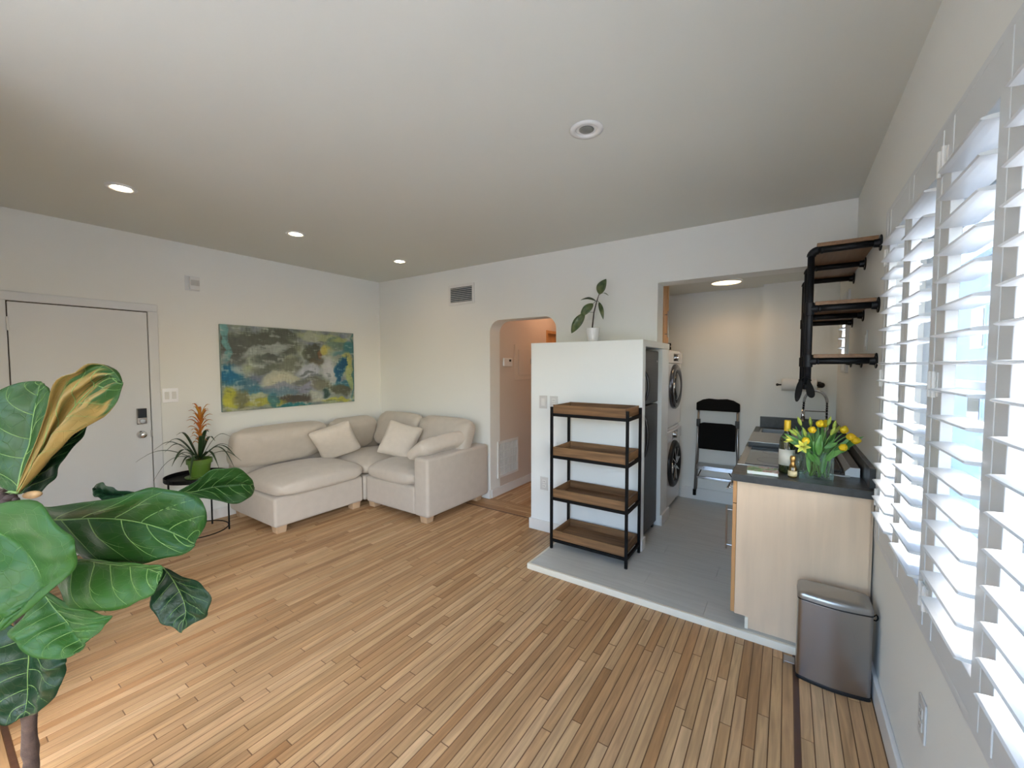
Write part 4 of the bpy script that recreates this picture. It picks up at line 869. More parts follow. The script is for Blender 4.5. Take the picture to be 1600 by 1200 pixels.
MB().lathe((-.503, 4.385, 2.335), [(0.0001, -.020), (.08, -.018), (.125, -.012)], 40).build('diffuser', emis('warm_diffuser', (1.0, .74, .38), 3.0), t, smooth=True)
l = bpy.data.lights.new('lamp', 'SPOT'); l.energy = 5; l.color = (1, .58, .28); l.spot_size = math.radians(155); l.spot_blend = .5; l.shadow_soft_size = .12
o = bpy.data.objects.new('lamp', l); COL.objects.link(o); o.parent = t; o.location = (0, 0, -.04)
# hallway lamp out of sight down the hall
t = thing('hall_ceiling_light', 'warm ceiling light hidden in the hallway beyond the arch', 'light', (-2.35, 4.9, 2.6))
MB().lathe((-2.35, 4.9, 2.6), [(0.0001, -.05), (.09, -.04), (.13, -.001)], 28).build('diffuser', emis('hall_diffuser', (1.0, .62, .35), 3), t, smooth=True)
l = bpy.data.lights.new('lamp', 'POINT'); l.energy = 5; l.color = (1, .62, .40); l.shadow_soft_size = .1
o = bpy.data.objects.new('lamp', l); COL.objects.link(o); o.parent = t; o.location = (0, 0, -.12)

# ---------------------------------------------------------------- refrigerator
t = thing('refrigerator', 'tall dark steel refrigerator in the niche behind the partition', 'refrigerator', (-1.35, 3.62, .041))
MB().box(-1.70, -1.045, 3.352, 3.868, .06, 1.665).build('body', M_METB, t, bevel=.004)
f = MB().box(-1.043, -.985, 3.352, 3.868, 1.205, 1.668).build('freezer_door', M_DSTEEL, t, bevel=.012, seg=3)
d_ = MB().box(-1.043, -.985, 3.352, 3.868, .085, 1.190).build('door', M_DSTEEL, t, bevel=.012, seg=3)
def arc_handle(za, zb, par):
    pts = [(-.984 + .045 * math.sin(math.pi * min(1, max(0, q / 16))) ** .6, 3.385, za + (zb - za) * q / 16) for q in range(17)]
    MB().tube(pts, .012, 8).build('handle', M_BLACK, par, smooth=True)
arc_handle(1.235, 1.50, f); arc_handle(.76, 1.14, d_)
MB().tube([(-.985, 3.80, 1.575), (-.980, 3.80, 1.575)], .010, 14).build('badge', M_CHROME, f)
for y in (3.40, 3.82): MB().box(-1.05, -1.0, y - .02, y + .02, .041, .085).build('foot', M_BLACK, t)

# ---------------------------------------------------------------- washer and dryer stack
def machine(name, label, z0, z1, dcz, r, washer):
    y0, y1 = 4.19, 4.84; t = thing(name, label, 'washing machine' if washer else 'dryer', (-1.3, 4.5, z0))
    MB().box(-1.62, -1.0, y0, y1, z0, z1).build('body', M_WHITE, t, bevel=.012, seg=3)
    zc0, zc1 = (z1 - .135, z1 - .02)
    MB().box(-1.0, -.985, y0 + .006, y1 - .006, z0 + .02, zc0 - .004).build('front_panel', M_WHITE, t, bevel=.006)
    cp = MB().box(-1.0, -.975, y0 + .006, y1 - .006, zc0, zc1).build('control_panel', M_WHITE, t, bevel=.006)
    MB().box(-.975, -.972, 4.42, 4.66, zc0 + .02, zc1 - .016).build('display', M_DGLASS, cp, bevel=.001)
    Rt = Matrix.Rotation(math.radians(90), 3, 'Y')
    MB().lathe((-.974, 4.53, (zc0 + zc1) / 2), [(.034, 0), (.034, .022), (.028, .028), (0.0001, .028)], 24, Rt).build('dial', M_CHROME, cp, smooth=False, bevel=.002)
    if washer: MB().box(-.975, -.970, 4.215, 4.36, zc0 + .015, zc1 - .012).build('drawer', M_WHITE, cp, bevel=.004)
    dr = MB().lathe((-.985, 4.515, dcz), [(r, 0), (r, .018), (r * .93, .034), (r * .80, .040), (r * .74, .030)], 48, Rt, closed=True).build('door_ring', M_BLACK if washer else mat('dark_chrome', (.12, .12, .13), .2, metal=.8), t, smooth=True)
    MB().lathe((-.985, 4.515, dcz), [(0.0001, .046 if not washer else .020), (r * .4, .042 if not washer else .022), (r * .76, .030)], 40, Rt).build('door_glass', M_DGLASS, dr, smooth=True)
    MB().tube([(-.945, 4.515 - r * .90, dcz - .05), (-.938, 4.515 - r * .94, dcz), (-.945, 4.515 - r * .90, dcz + .05)], .010, 8).build('door_handle', M_CHROME, dr, smooth=True)
    if washer:
        for a in range(8):
            an = a * math.pi / 4; MB().tube([(-.958, 4.515 + math.cos(an) * .03, dcz + math.sin(an) * .03), (-.958, 4.515 + math.cos(an + .25) * r * .72, dcz + math.sin(an + .25) * r * .72)], .006, 6).build('drum_rib', M_CHROME, dr)
        for y in (4.23, 4.80): MB().lathe((-1.03, y, z0 - .02), [(.022, 0), (.022, .02)], 12).build('foot', M_RUBBER, t)
    return t
machine('washing_machine', 'white front loading washer at the bottom of the stack', .061, .885, .50, .245, True)
machine('dryer', 'white dryer with dark round door stacked on the washer', .889, 1.695, 1.315, .235, False)
t = thing('detergent_cup', 'small black cap resting on top of the dryer', 'cap', (-1.01, 4.33, 1.696))
MB().lathe((-1.01, 4.33, 1.696), [(0.0001, 0), (.030, 0), (.026, .03), (.018, .034), (.028, .045), (.026, .066), (0.0001, .068)], 20).build('cap', M_RUBBER, t, smooth=True)

# wall cabinet above the enclosure
t = thing('wall_cabinet', 'honey wood wall cabinet above the refrigerator niche', 'cabinet', (-1.2, 4.02, 1.75))
MB().box(-1.5, -.985, 3.912, 4.125, 1.748, 2.333).build('body', M_ORANGEW, t)
dr = MB().box(-.983, -.964, 3.914, 4.123, 1.750, 2.330).build('door', M_ORANGEW, t, bevel=.002)
MB().box(-.964, -.960, 3.925, 3.965, 1.76, 2.32).box(-.964, -.960, 4.08, 4.118, 1.76, 2.32).box(-.964, -.960, 3.965, 4.08, 1.76, 1.80).box(-.964, -.960, 3.965, 4.08, 2.28, 2.32).build('door_frame', M_ORANGEW, dr)
MB().tube([(-.935, 3.985, 1.80), (-.935, 3.985, 2.04)], .006, 8).tube([(-.962, 3.985, 1.83), (-.935, 3.985, 1.83)], .004, 8).tube([(-.962, 3.985, 2.01), (-.935, 3.985, 2.01)], .004, 8).build('handle', M_STEEL, dr)

# ---------------------------------------------------------------- folded step stool on the kitchen back wall
yb = 4.86
t = thing('step_stool', 'folded grey step stool with black seat hung on the kitchen back wall', 'step stool', (-.61, yb, .12))
xl, xr = -.80, -.425
def post(x, nm, sx):
    MB().tube([(x + sx * .028, yb, .13), (x + sx * .010, yb, .62), (x, yb, 1.09)], .0115, 10).build(nm, M_STEEL, t, smooth=True)
post(xl, 'side_rail', -1); post(xr, 'side_rail', 1)
for sx, x in ((-1, xl), (1, xr)):
    MB().tube([(x + sx * .028, yb, .095), (x + sx * .028, yb, .16)], .017, 10).build('rubber_foot', M_RUBBER, t)
    MB().box(x - .018, x + .018, yb - .02, yb + .018, .87, .95).build('pivot', M_BLACK, t, bevel=.004)
    MB().tube([(x + sx * .012, yb + .022, .16), (x - sx * .005, yb + .022, .90)], .008, 8).build('rear_leg', M_STEEL, t)
pts = [(xl - .022, 1.045), (xr + .022, 1.045), (xr + .022, 1.13), (xr - .04, 1.165), (xr - .10, 1.178), ((xl + xr) / 2, 1.172), (xl + .10, 1.178), (xl + .04, 1.165), (xl - .022, 1.13)]
MB().prism(pts, 'y', yb - .022, yb + .018).build('handle', M_RUBBER, t, bevel=.010, seg=3)
pts = [(xl + .012, .625), (xr - .012, .625), (xr - .010, .90), ((xr - .05), .915), (xl + .05, .915), (xl + .010, .90)]
MB().prism(pts, 'y', yb - .026, yb - .004).build('seat', M_RUBBER, t, bevel=.008, seg=3)
st = MB().box(xl + .014, xr - .014, yb - .20, yb - .015, .455, .475).build('step', M_STEELH, t, bevel=.004)
MB().box(xl + .014, xr - .014, yb - .206, yb - .200, .438, .478).build('step_lip', M_CHROME, st)
MB().box(xl + .0, xr - .0, yb - .06, yb - .045, .305, .33).build('crossbar', M_CHROME, t, bevel=.003)
for sx, x in ((-1, xl), (1, xr)): MB().tube([(x - sx * .01, yb - .03, .32), (x - sx * .07, yb - .15, .45)], .005, 6).build('brace', M_METB, t)
MB().box(-.635, -.585, yb + .018, 4.8995, 1.10, 1.14).build('wall_hook', M_METB, t)

# ---------------------------------------------------------------- base cabinets, counter, range, sink
t = thing('base_cabinet', 'narrow maple kitchen base cabinet with pale plywood end panel under the dark counter', 'cabinet', (.07, 2.75, .041))
MB().prism([(-.222, .108), (-.165, .108), (-.165, .0415), (.357, .0415), (.357, .884), (-.222, .884)], 'y', 2.625, 2.643).build('end_panel', M_MAPLE, t)
MB().box(-.20, .37, 2.645, 2.86, .108, .884).box(-.15, .37, 2.645, 2.86, .0415, .108).build('carcass', M_MAPLE, t)
MB().box(-.168, -.152, 2.616, 2.86, .0415, .107).build('toe_kick', M_CREAM, t)
def bar_handle(m, p_, q_, off):
    p_, q_ = Vector(p_), Vector(q_); d = (q_ - p_).normalized(); o_ = Vector(off)
    m.tube([p_ + o_, q_ + o_], .0055, 8); m.tube([p_ + d * .025, p_ + d * .025 + o_], .004, 8); m.tube([q_ - d * .025, q_ - d * .025 + o_], .004, 8); return m
def front(nm, ya, yb_, za, zb, hv):
    o = MB().box(-.243, -.223, ya, yb_, za, zb).build(nm, M_ORANGEW, t, bevel=.0015)
    if hv == 'v': bar_handle(MB(), (-.243, ya + .045, zb - .29), (-.243, ya + .045, zb - .03), (-.034, 0, 0)).build('handle', M_STEEL, o)
    elif hv == 'h': bar_handle(MB(), (-.243, (ya + yb_) / 2 - .07, (za + zb) / 2), (-.243, (ya + yb_) / 2 + .07, (za + zb) / 2), (-.034, 0, 0)).build('handle', M_STEEL, o)
front('drawer', 2.628, 2.855, .752, .880, 'h'); front('door', 2.628, 2.855, .112, .747, 'v')
t = thing('base_cabinet', 'honey wood kitchen base cabinet with bar handles beyond the range', 'cabinet', (.07, 4.1, .041))
MB().box(-.20, .37, 3.52, 4.085, .108, .884).box(-.20, .37, 4.085, 4.755, .108, .75).box(-.15, .37, 3.52, 4.755, .0415, .108).build('carcass', M_MAPLE, t)
MB().box(-.168, -.152, 3.52, 4.75, .0415, .107).build('toe_kick', M_CREAM, t)
front('drawer', 3.525, 4.13, .752, .880, 'h'); front('door', 3.525, 3.83, .112, .747, 'v'); front('door', 3.835, 4.13, .112, .747, 'v')
front('door', 4.135, 4.44, .112, .880, 'v'); front('door', 4.445, 4.75, .112, .880, 'v')
ct = thing('countertop', 'dark slate kitchen countertop with backsplash', 'countertop', (.07, 3.7, .885))
m = MB().box(-.250, XR - .001, 2.600, 2.862, .885, .925).box(.30, XR - .001, 2.862, 3.518, .885, .925).box(-.250, XR - .001, 3.518, 4.10, .885, .925).box(-.250, -.19, 4.10, 4.58, .885, .925).box(.24, XR - .001, 4.10, 4.58, .885, .925).box(-.250, XR - .001, 4.58, 4.757, .885, .925)
m.build('slab', M_STONE, ct)
MB().box(-.215, XR - .002, 4.733, 4.757, .9255, 1.03).build('backsplash', M_STONE, ct, bevel=.002)
MB().box(.352, XR - .001, 2.66, 4.73, .9255, 1.025).build('backsplash', M_STONE, ct, bevel=.002)
sk_ = thing('kitchen_sink', 'stainless steel sink set into the far end of the counter', 'sink', (.02, 4.34, .80))
MB().box(-.19, .24, 4.10, 4.104, .76, .927).box(-.19, .24, 4.576, 4.58, .76, .927).box(-.19, -.186, 4.104, 4.576, .76, .927).box(.236, .24, 4.104, 4.576, .76, .927).box(-.19, .24, 4.10, 4.58, .756, .76).build('basin', M_STEEL, sk_)
MB().box(-.20, .25, 4.09, 4.106, .9252, .929).box(-.20, .25, 4.574, 4.59, .9252, .929).box(-.20, -.184, 4.106, 4.574, .9252, .929).box(.234, .25, 4.106, 4.574, .9252, .929).build('rim', M_STEEL, sk_, bevel=.001)
fx, fy = .285, 4.36
t = thing('kitchen_faucet', 'tall spring neck chrome kitchen faucet behind the tulips', 'faucet', (fx, fy, .925))
MB().lathe((fx, fy, .926), [(.030, 0), (.030, .012), (.020, .018), (.017, .15), (.0165, .15)], 20).build('base', M_CHROME, t, smooth=True)
N_ = 24; arcp = [(fx, fy, 1.07), (fx, fy, 1.16)] + [(fx - .080 + .080 * math.cos(math.pi * q / N_), fy, 1.22 + .10 * math.sin(math.pi * q / N_)) for q in range(N_ + 1)] + [(fx - .163, fy, 1.15)]
MB().tube(arcp, .0075, 10).build('hose', M_METB, t, smooth=True)
sp = []
L_ = 0; K = 900
def along(s_):
    f = s_ * (len(arcp) - 1); i = min(int(f), len(arcp) - 2); return Vector(arcp[i]).lerp(Vector(arcp[i + 1]), f - i)
for q in range(K + 1):
    s_ = q / K; c_ = along(s_); d = (along(min(1, s_ + .01)) - along(max(0, s_ - .01))).normalized(); n1 = Vector((0, 1, 0)); n2 = d.cross(n1); a = q * .62
    sp.append(c_ + (n1 * math.cos(a) + n2 * math.sin(a)) * .0118)
MB().tube(sp, .0016, 4).build('spring', M_CHROME, t, smooth=True)
MB().tube([(fx - .163, fy, 1.15), (fx - .165, fy, 1.05)], [.014, .016], 14).build('spray_head', M_CHROME, t, smooth=True)
MB().tube([(fx, fy, 1.142), (fx - .160, fy, 1.142)], .0045, 8).build('holder_arm', M_CHROME, t)
MB().tube([(fx - .015, fy, .99), (fx - .065, fy, 1.025)], .006, 8).build('lever', M_CHROME, t)

t = thing('range_cooktop', 'small black glass cooktop range with steel edge and black front knobs', 'stove', (.0, 3.19, .1))
MB().box(-.238, .298, 2.866, 3.514, .085, .918).build('body', M_STEELH, t)
MB().box(-.246, .299, 2.864, 3.516, .918, .930).build('steel_rim', M_STEELH, t, bevel=.002)
MB().box(-.205, .285, 2.885, 3.495, .930, .934).build('glass_top', M_DGLASS, t, bevel=.001)
for k in range(4): MB().tube([(-.238, 2.93 + k * .15, .865), (-.268, 2.93 + k * .15, .865)], [.021, .018], 14).build('knob', M_BLACK, t)
MB().box(-.250, -.238, 2.88, 3.50, .25, .80).build('oven_door', M_DGLASS, t, bevel=.004)
MB().tube([(-.285, 2.90, .775), (-.285, 3.48, .775)], .008, 8).box(-.285, -.25, 2.92, 2.93, .77, .78).box(-.285, -.25, 3.45, 3.46, .77, .78).build('oven_handle', M_STEEL, t)
for (x, y, r) in ((-.06, 3.05, .09), (.14, 3.05, .07), (-.06, 3.33, .07), (.14, 3.33, .09)):
    MB().lathe((x, y, .9341), [(r, 0), (r, .0003), (r - .003, .0003), (r - .003, 0)], 40, closed=True).build('burner_ring', mat('burner_grey', (.09, .09, .09), .3), t)
t = thing('steel_cover', 'raised flat steel cover between the cooktop and the sink', 'cover', (-.01, 3.80, .926))
MB().box(-.236, .26, 3.535, 4.06, .962, .968).build('plate', M_STEELH, t, bevel=.002)
MB().box(-.232, .256, 3.537, 4.056, .9255, .962).build('frame', M_BLACK, t)

# small things on the counter
bk = thing('paperback_book', 'thin paperback with a green and pink flower picture cover at the counter corner', 'book', (-.105, 2.715, .926))
Mb = Matrix.Translation((-.105, 2.715, .9262)) @ Matrix.Rotation(math.radians(3), 4, 'Z')
MB().box(-.074, .072, -.064, .064, .001, .0175, Mb).build('pages', mat('paper', (.74, .78, .76), .8), bk)
M_COV = bpy.data.materials.new('book_cover'); M_COV.use_nodes = True
_n = M_COV.node_tree.nodes; _l = M_COV.node_tree.links; _t = _n.new('ShaderNodeTexCoord'); _v = _n.new('ShaderNodeTexNoise'); _v.inputs['Scale'].default_value = 24; _v.inputs['Detail'].default_value = 3
_r = _n.new('ShaderNodeValToRGB'); _l.new(_t.outputs['Object'], _v.inputs['Vector']); _l.new(_v.outputs[0], _r.inputs[0]); e_ = _r.color_ramp.elements
e_[0].position = .36; e_[0].color = (.10, .22, .06, 1); e_[1].position = .68; e_[1].color = (.62, .66, .60, 1)
for pz_, c_ in ((.46, (.20, .34, .12)), (.53, (.42, .52, .42)), (.59, (.45, .14, .12))): q_ = e_.new(pz_); q_.color = col4(c_)
_l.new(_r.outputs[0], _n['Principled BSDF'].inputs['Base Color']); inp(_n['Principled BSDF'], 'Roughness', .35)
MB().box(-.076, .076, -.066, .066, .0175, .0185, Mb).box(-.076, .076, -.066, .066, 0, .001, Mb).box(-.076, -.075, -.066, .066, 0, .0185, Mb).build('cover', M_COV, bk)
c = (.008, 2.80, .9258)
t = thing('wine_bottle', 'dark green wine bottle with yellow cap and white label beside the tulips', 'bottle', c)
MB().lathe(c, [(0.0001, .0), (.036, .0), (.038, .006), (.038, .175), (.034, .198), (.018, .225), (.0145, .24), (.0145, .27)], 28).build('glass', mat('bottle_glass', (.030, .038, .012), .06, spec=.8, coat=.6), t, smooth=True)
MB().lathe(c, [(.0385, .045), (.0387, .045), (.0387, .135), (.0385, .135)], 28, closed=True).build('label_paper', mat('label_paper', (.68, .66, .58), .6), t, smooth=True)
MB().lathe(c, [(.0160, .238), (.0165, .24), (.0165, .297), (.0145, .300), (0.0001, .300)], 20).build('cap', mat('yellow_cap', (.75, .50, .02), .35), t, smooth=True)
c = (.036, 2.695, .9258)
t = thing('small_gold_bottle', 'miniature bottle with gold foil neck standing before the wine bottle', 'bottle', c)
MB().lathe(c, [(0.0001, 0), (.019, 0), (.0205, .004), (.0205, .04), (.017, .056), (.0095, .075)], 22).build('glass', mat('amber_glass', (.10, .065, .012), .08, spec=.8, coat=.5), t, smooth=True)
MB().lathe(c, [(.0207, .008), (.0211, .008), (.0211, .036), (.0207, .036)], 22, closed=True).build('label_paper', mat('cream_label', (.68, .58, .34), .5), t, smooth=True)
MB().lathe(c, [(.0172, .056), (.0105, .075), (.0105, .088), (.0135, .096), (.0135, .112), (.009, .118), (0.0001, .119)], 22).build('foil', mat('gold_foil', (.60, .36, .12), .28, metal=.9, bump=.4, bscale=260), t, smooth=True)
c = (.062, 2.79, .9258)
t = thing('drinking_glass', 'clear tumbler between the wine bottle and the vase', 'glass', c)
MB().lathe(c, [(0.0001, 0), (.026, 0), (.031, .12), (.0295, .12), (.025, .006), (0.0001, .006)], 24, closed=True).build('tumbler', M_VASE, t, smooth=True)
# long wrap dispenser and slim dark tray on the right of the counter
t = thing('wrap_dispenser', 'long grey wrap dispenser with white end cap along the counter wall', 'dispenser', (.305, 3.2, .926))
prof = [(.278, .9258), (.340, .9258), (.340, .975), (.300, .975), (.278, .950)]
MB().prism(prof, 'y', 2.893, 3.50).build('case', mat('grey_case', (.20, .20, .205), .35, metal=.4), t)
MB().prism([(a + (a - .31) * .03, b) for a, b in prof], 'y', 2.882, 2.8925).build('end_cap', M_WHITE, t)
t = thing('slim_tray', 'slim black ridged tray lying left of the wrap dispenser', 'tray', (.245, 3.2, .9345))
MB().box(.216, .268, 2.95, 3.50, .9342, .940).box(.216, .222, 2.95, 3.50, .940, .952).box(.262, .268, 2.95, 3.50, .940, .952).build('channel', M_BLACK, t, bevel=.001)
t = thing('toaster', 'black kitchen appliance at the right wall behind the tulips', 'appliance', (.30, 3.62, .926))
MB().box(.245, .349, 3.54, 3.74, .930, 1.075).build('body', M_BLACK, t, bevel=.02, seg=4)
MB().box(.25, .34, 3.545, 3.735, .9257, .930).build('base', M_RUBBER, t)
MB().box(.285, .309, 3.57, 3.71, 1.0752, 1.0758).build('slot', M_STEEL, t)
# vase with tulips and lilies
vx, vy, vz = .141, 2.742, .9258
t = thing('flower_vase', 'rectangular clear glass vase holding yellow tulips and lilies', 'vase', (vx, vy, vz))
hw, hd, hh, g = .074, .042, .152, .0035
MB().box(vx - hw, vx + hw, vy - hd, vy - hd + g, vz, vz + hh).box(vx - hw, vx + hw, vy + hd - g, vy + hd, vz, vz + hh).box(vx - hw, vx - hw + g, vy - hd + g, vy + hd - g, vz, vz + hh).box(vx + hw - g, vx + hw, vy - hd + g, vy + hd - g, vz, vz + hh).box(vx - hw + g, vx + hw - g, vy - hd + g, vy + hd - g, vz, vz + .008).build('glass', M_VASE, t)
MB().box(vx - hw + g, vx + hw - g, vy - hd + g, vy + hd - g, vz + .008, vz + .095).build('water', glassmat('water', (.93, .97, .95), .6), t)
M_STEM = mat('flower_stem', (.16, .33, .07), .4, var=.2, vscale=30); M_TL = mat('tulip_leaf', (.06, .20, .035), .38, base2=(.12, .30, .07), vscale=20)
M_YEL = mat('yellow_petal', (.86, .62, .015), .45, base2=(.84, .50, .012), vscale=26, sss=.1); M_BUD = mat('green_bud', (.28, .42, .06), .45, base2=(.50, .52, .07), vscale=22); M_LIL = mat('lily_petal', (.80, .74, .10), .45, base2=(.55, .62, .12), vscale=20)
def stemto(top, base, th, label=None):
    b = Vector(base); tp_ = Vector(top); r = Vector((vx + (tp_.x - vx) * .45, vy + (tp_.y - vy) * .4, vz + hh + .005))
    r.x = max(vx - hw + .012, min(vx + hw - .012, r.x)); r.y = max(vy - hd + .01, min(vy + hd - .01, r.y))
    pts = [b.lerp(r, q / 6) for q in range(6)] + [r.lerp(tp_, q / 6) + Vector((0, 0, .012 * math.sin(math.pi * q / 6))) for q in range(7)]
    return pts
def petal_rows(c, ax, az, L_, w_, open_, base_r=.2, n=9, tip=.1):
    ax = Vector(ax).normalized(); a = Vector((0, 0, 1)) if abs(ax.z) < .9 else Vector((1, 0, 0)); u_ = ax.cross(a).normalized(); v_ = ax.cross(u_)
    rd = u_ * math.cos(az) + v_ * math.sin(az); sd = ax.cross(rd); rows = []
    for i in range(n):
        t_ = i / (n - 1); rad = L_ * (base_r * math.sin(math.pi * min(1, t_ * .9 + .1)) * (1 - open_) + open_ * t_ ** 1.4 * .9); z = L_ * (t_ * (1 - open_ * .55 * t_))
        ww = w_ * math.sin(math.pi * (t_ * (1 - tip) + tip * .5) ** .8) * .5 + .0004 if t_ < 1 else .0005
        cc_ = Vector(c) + ax * z + rd * rad
        rows.append([cc_ + sd * ww * s_ - rd * (ww * .35 * s_ * s_) for s_ in (-1, -.5, 0, .5, 1)])
    return rows
def flower(nm, lab, cat, grp, top, ax, mt, L_, w_, open_, npet, base, st_r=.0028, br=.2):
    t = thing(nm, lab, cat, top, grp)
    top = Vector(top); ax = Vector(ax).normalized()
    for k in range(npet):
        MB().grid(petal_rows(top, ax, k * 2 * math.pi / npet + (.5 if k % 2 else 0) * 0, L_ * (1 if k % 2 else .96), w_, open_, br)).build('petal', mt, t, smooth=True, solid=.0008)
    pts = stemto(top, base, 0); MB().tube(pts, st_r, 6).build('stem', M_STEM, t, smooth=True)
    if open_ > .5:
        m = MB()
        for k in range(6): m.tube([top, top + ax * L_ * .45 + Vector((math.cos(k), math.sin(k), 0)) * .006, top + ax * L_ * .6 + Vector((math.cos(k), math.sin(k), 0)) * .012], .0009, 4)
        m.build('stamen', mat('stamen', (.20, .10, .02), .6), t)
    return t
fr_ = random.Random(3)
def bs(): return (vx + fr_.uniform(-.055, .055), vy + fr_.uniform(-.026, .026), vz + .012)
GT, GL = 'yellow tulips in the vase', 'lily buds in the vase'
tul = [((.121, 2.735, 1.177), (-.1, -.5, .5), 'round yellow tulip at the upper left middle of the bouquet'), ((.146, 2.74, 1.205), (.3, 0, 1), 'upright yellow tulip near the top of the bouquet'), ((.104, 2.70, 1.135), (-.5, -.5, -.05), 'yellow tulip facing the camera low in the bouquet centre'),
       ((.240, 2.70, 1.118), (.3, -.7, -.1), 'round yellow tulip low on the right of the bouquet'), ((.262, 2.735, 1.165), (.8, -.2, .1), 'yellow tulip leaning far right, middle of the right cluster'), ((.282, 2.73, 1.150), (1, -.2, .0), 'rightmost yellow tulip of the bouquet, pointing right'),
       ((.250, 2.75, 1.180), (.2, 0, .8), 'yellow tulip topping the right cluster of the bouquet'), ((.172, 2.79, 1.200), (.2, .1, 1), 'yellow orange tulip half hidden at the top of the bouquet')]
for (c_, ax, lab) in tul: flower('tulip', lab, 'tulip', GT, c_, ax, M_YEL, .044, .034, .06, 6, bs(), br=.40)
flower('lily', 'open yellow lily low on the left front of the bouquet', 'lily', None, (.082, 2.69, 1.098), (-.2, -.9, .2), M_LIL, .055, .019, .78, 6, bs(), br=.2)
flower('lily', 'pale green yellow lily opening at the far left of the bouquet', 'lily', None, (.040, 2.72, 1.125), (-1, -.2, .15), M_LIL, .060, .018, .45, 6, bs(), br=.2)
buds = [((.070, 2.75, 1.205), (-.35, 0, 1), 'tall green lily bud at the upper left of the bouquet'), ((.187, 2.75, 1.215), (.2, 0, 1), 'tall green lily bud at the top right of the bouquet'), ((.212, 2.76, 1.195), (.15, 0, 1), 'green lily bud just right of the tallest bud'), ((.115, 2.79, 1.20), (-.1, 0, 1), 'green lily bud behind the round upper tulip'),
        ((.066, 2.73, 1.150), (-.8, 0, .9), 'yellow green bud slanting left in the bouquet'), ((.052, 2.71, 1.155), (-1, 0, .8), 'slim yellow bud left of the wine bottle cap'), ((.092, 2.72, 1.152), (-.3, -.2, 1), 'plump green bud beside the lowest tulip'), ((.198, 2.72, 1.170), (.35, -.1, 1), 'plump yellow green bud above the big leaf'), ((.215, 2.79, 1.17), (.6, 0, 1), 'small green bud behind the right cluster')]
for (c_, ax, lab) in buds: flower('lily_bud', lab, 'flower bud', GL, c_, ax, M_BUD, .054, .016, .0, 4, bs(), br=.14)
def tleaf(a, b, w_, par, nn=(0, -1, .1), sag=.01):
    return blade('leaf', a, b, w_, par, M_TL, Vector(nn), sag, .35)
lf = thing('bouquet_foliage', 'broad green tulip and lily leaves spilling over the vase rim', 'leaves', (vx, vy, vz + .1))
LFS = [((.150, 2.705, 1.055), (.155, 2.70, 1.175), .036), ((.165, 2.71, 1.04), (.250, 2.68, 1.105), .030), ((.145, 2.72, 1.06), (.062, 2.69, 1.082), .024), ((.12, 2.72, 1.07), (-.022, 2.74, 1.142), .024), ((.10, 2.73, 1.09), (-.010, 2.72, 1.160), .018),
       ((.20, 2.73, 1.09), (.338, 2.77, 1.168), .020), ((.20, 2.73, 1.08), (.325, 2.78, 1.140), .020), ((.17, 2.70, 1.10), (.225, 2.69, 1.135), .024), ((.13, 2.76, 1.08), (.13, 2.80, 1.20), .026), ((.19, 2.76, 1.08), (.235, 2.82, 1.205), .026), ((.17, 2.75, 1.08), (.165, 2.80, 1.21), .022),
       ((.11, 2.71, 1.06), (.095, 2.68, 1.125), .020), ((.18, 2.70, 1.03), (.21, 2.69, 1.10), .026), ((.13, 2.70, 1.02), (.10, 2.68, 1.075), .026), ((.21, 2.72, 1.07), (.275, 2.70, 1.11), .018), ((.09, 2.74, 1.08), (.045, 2.76, 1.20), .016), ((.155, 2.71, 1.0), (.125, 2.69, 1.07), .024), ((.2, 2.71, 1.06), (.29, 2.73, 1.18), .018), ((.165, 2.70, .96), (.180, 2.70, 1.07), .024), ((.11, 2.70, .96), (.10, 2.70, 1.07), .020), ((.22, 2.74, 1.07), (.30, 2.80, 1.12), .016)]
for a, b, w_ in LFS: tleaf(a, b, w_, lf, (fr_.uniform(-.5, .5), -1, fr_.uniform(-.2, .5)), fr_.uniform(-.012, .012))
for k in range(12):
    a_ = fr_.uniform(0, 6.28); b_ = (vx + math.cos(a_) * fr_.uniform(.05, .15), vy + math.sin(a_) * .05, fr_.uniform(1.10, 1.21))
    tleaf((vx + math.cos(a_) * .03, vy + math.sin(a_) * .02, 1.05), b_, fr_.uniform(.016, .026), lf, (fr_.uniform(-.5, .5), -1, fr_.uniform(-.3, .6)), fr_.uniform(-.015, .015))
m = MB()
for k in range(9):
    b_ = Vector(bs()); m.tube([b_, Vector((vx + fr_.uniform(-.06, .06), vy + fr_.uniform(-.03, .03), vz + hh))], .0026, 6)
m.build('stems', M_STEM, lf, smooth=True)

# paper towel roll
t = thing('paper_towel_holder', 'white paper towel roll on a black holder on the kitchen wall', 'paper towel', (.10, 4.68, 1.355))
MB().tube([(-.045, 4.685, 1.352), (.225, 4.685, 1.352)], .056, 28).build('roll', mat('paper_roll', (.72, .71, .68), .85, bump=.15, bscale=90), t, smooth=False, bevel=.004)
MB().tube([(-.075, 4.685, 1.352), (.25, 4.685, 1.352)], .007, 8).build('rod', M_BLACK, t)
MB().box(.235, .262, 4.68, 4.757, 1.33, 1.385).build('bracket', M_BLACK, t, bevel=.006)
MB().ball((-.078, 4.685, 1.352), .013).ball((.262, 4.685, 1.355), .026, .026, .026).build('end_knob', M_BLACK, t, smooth=True)

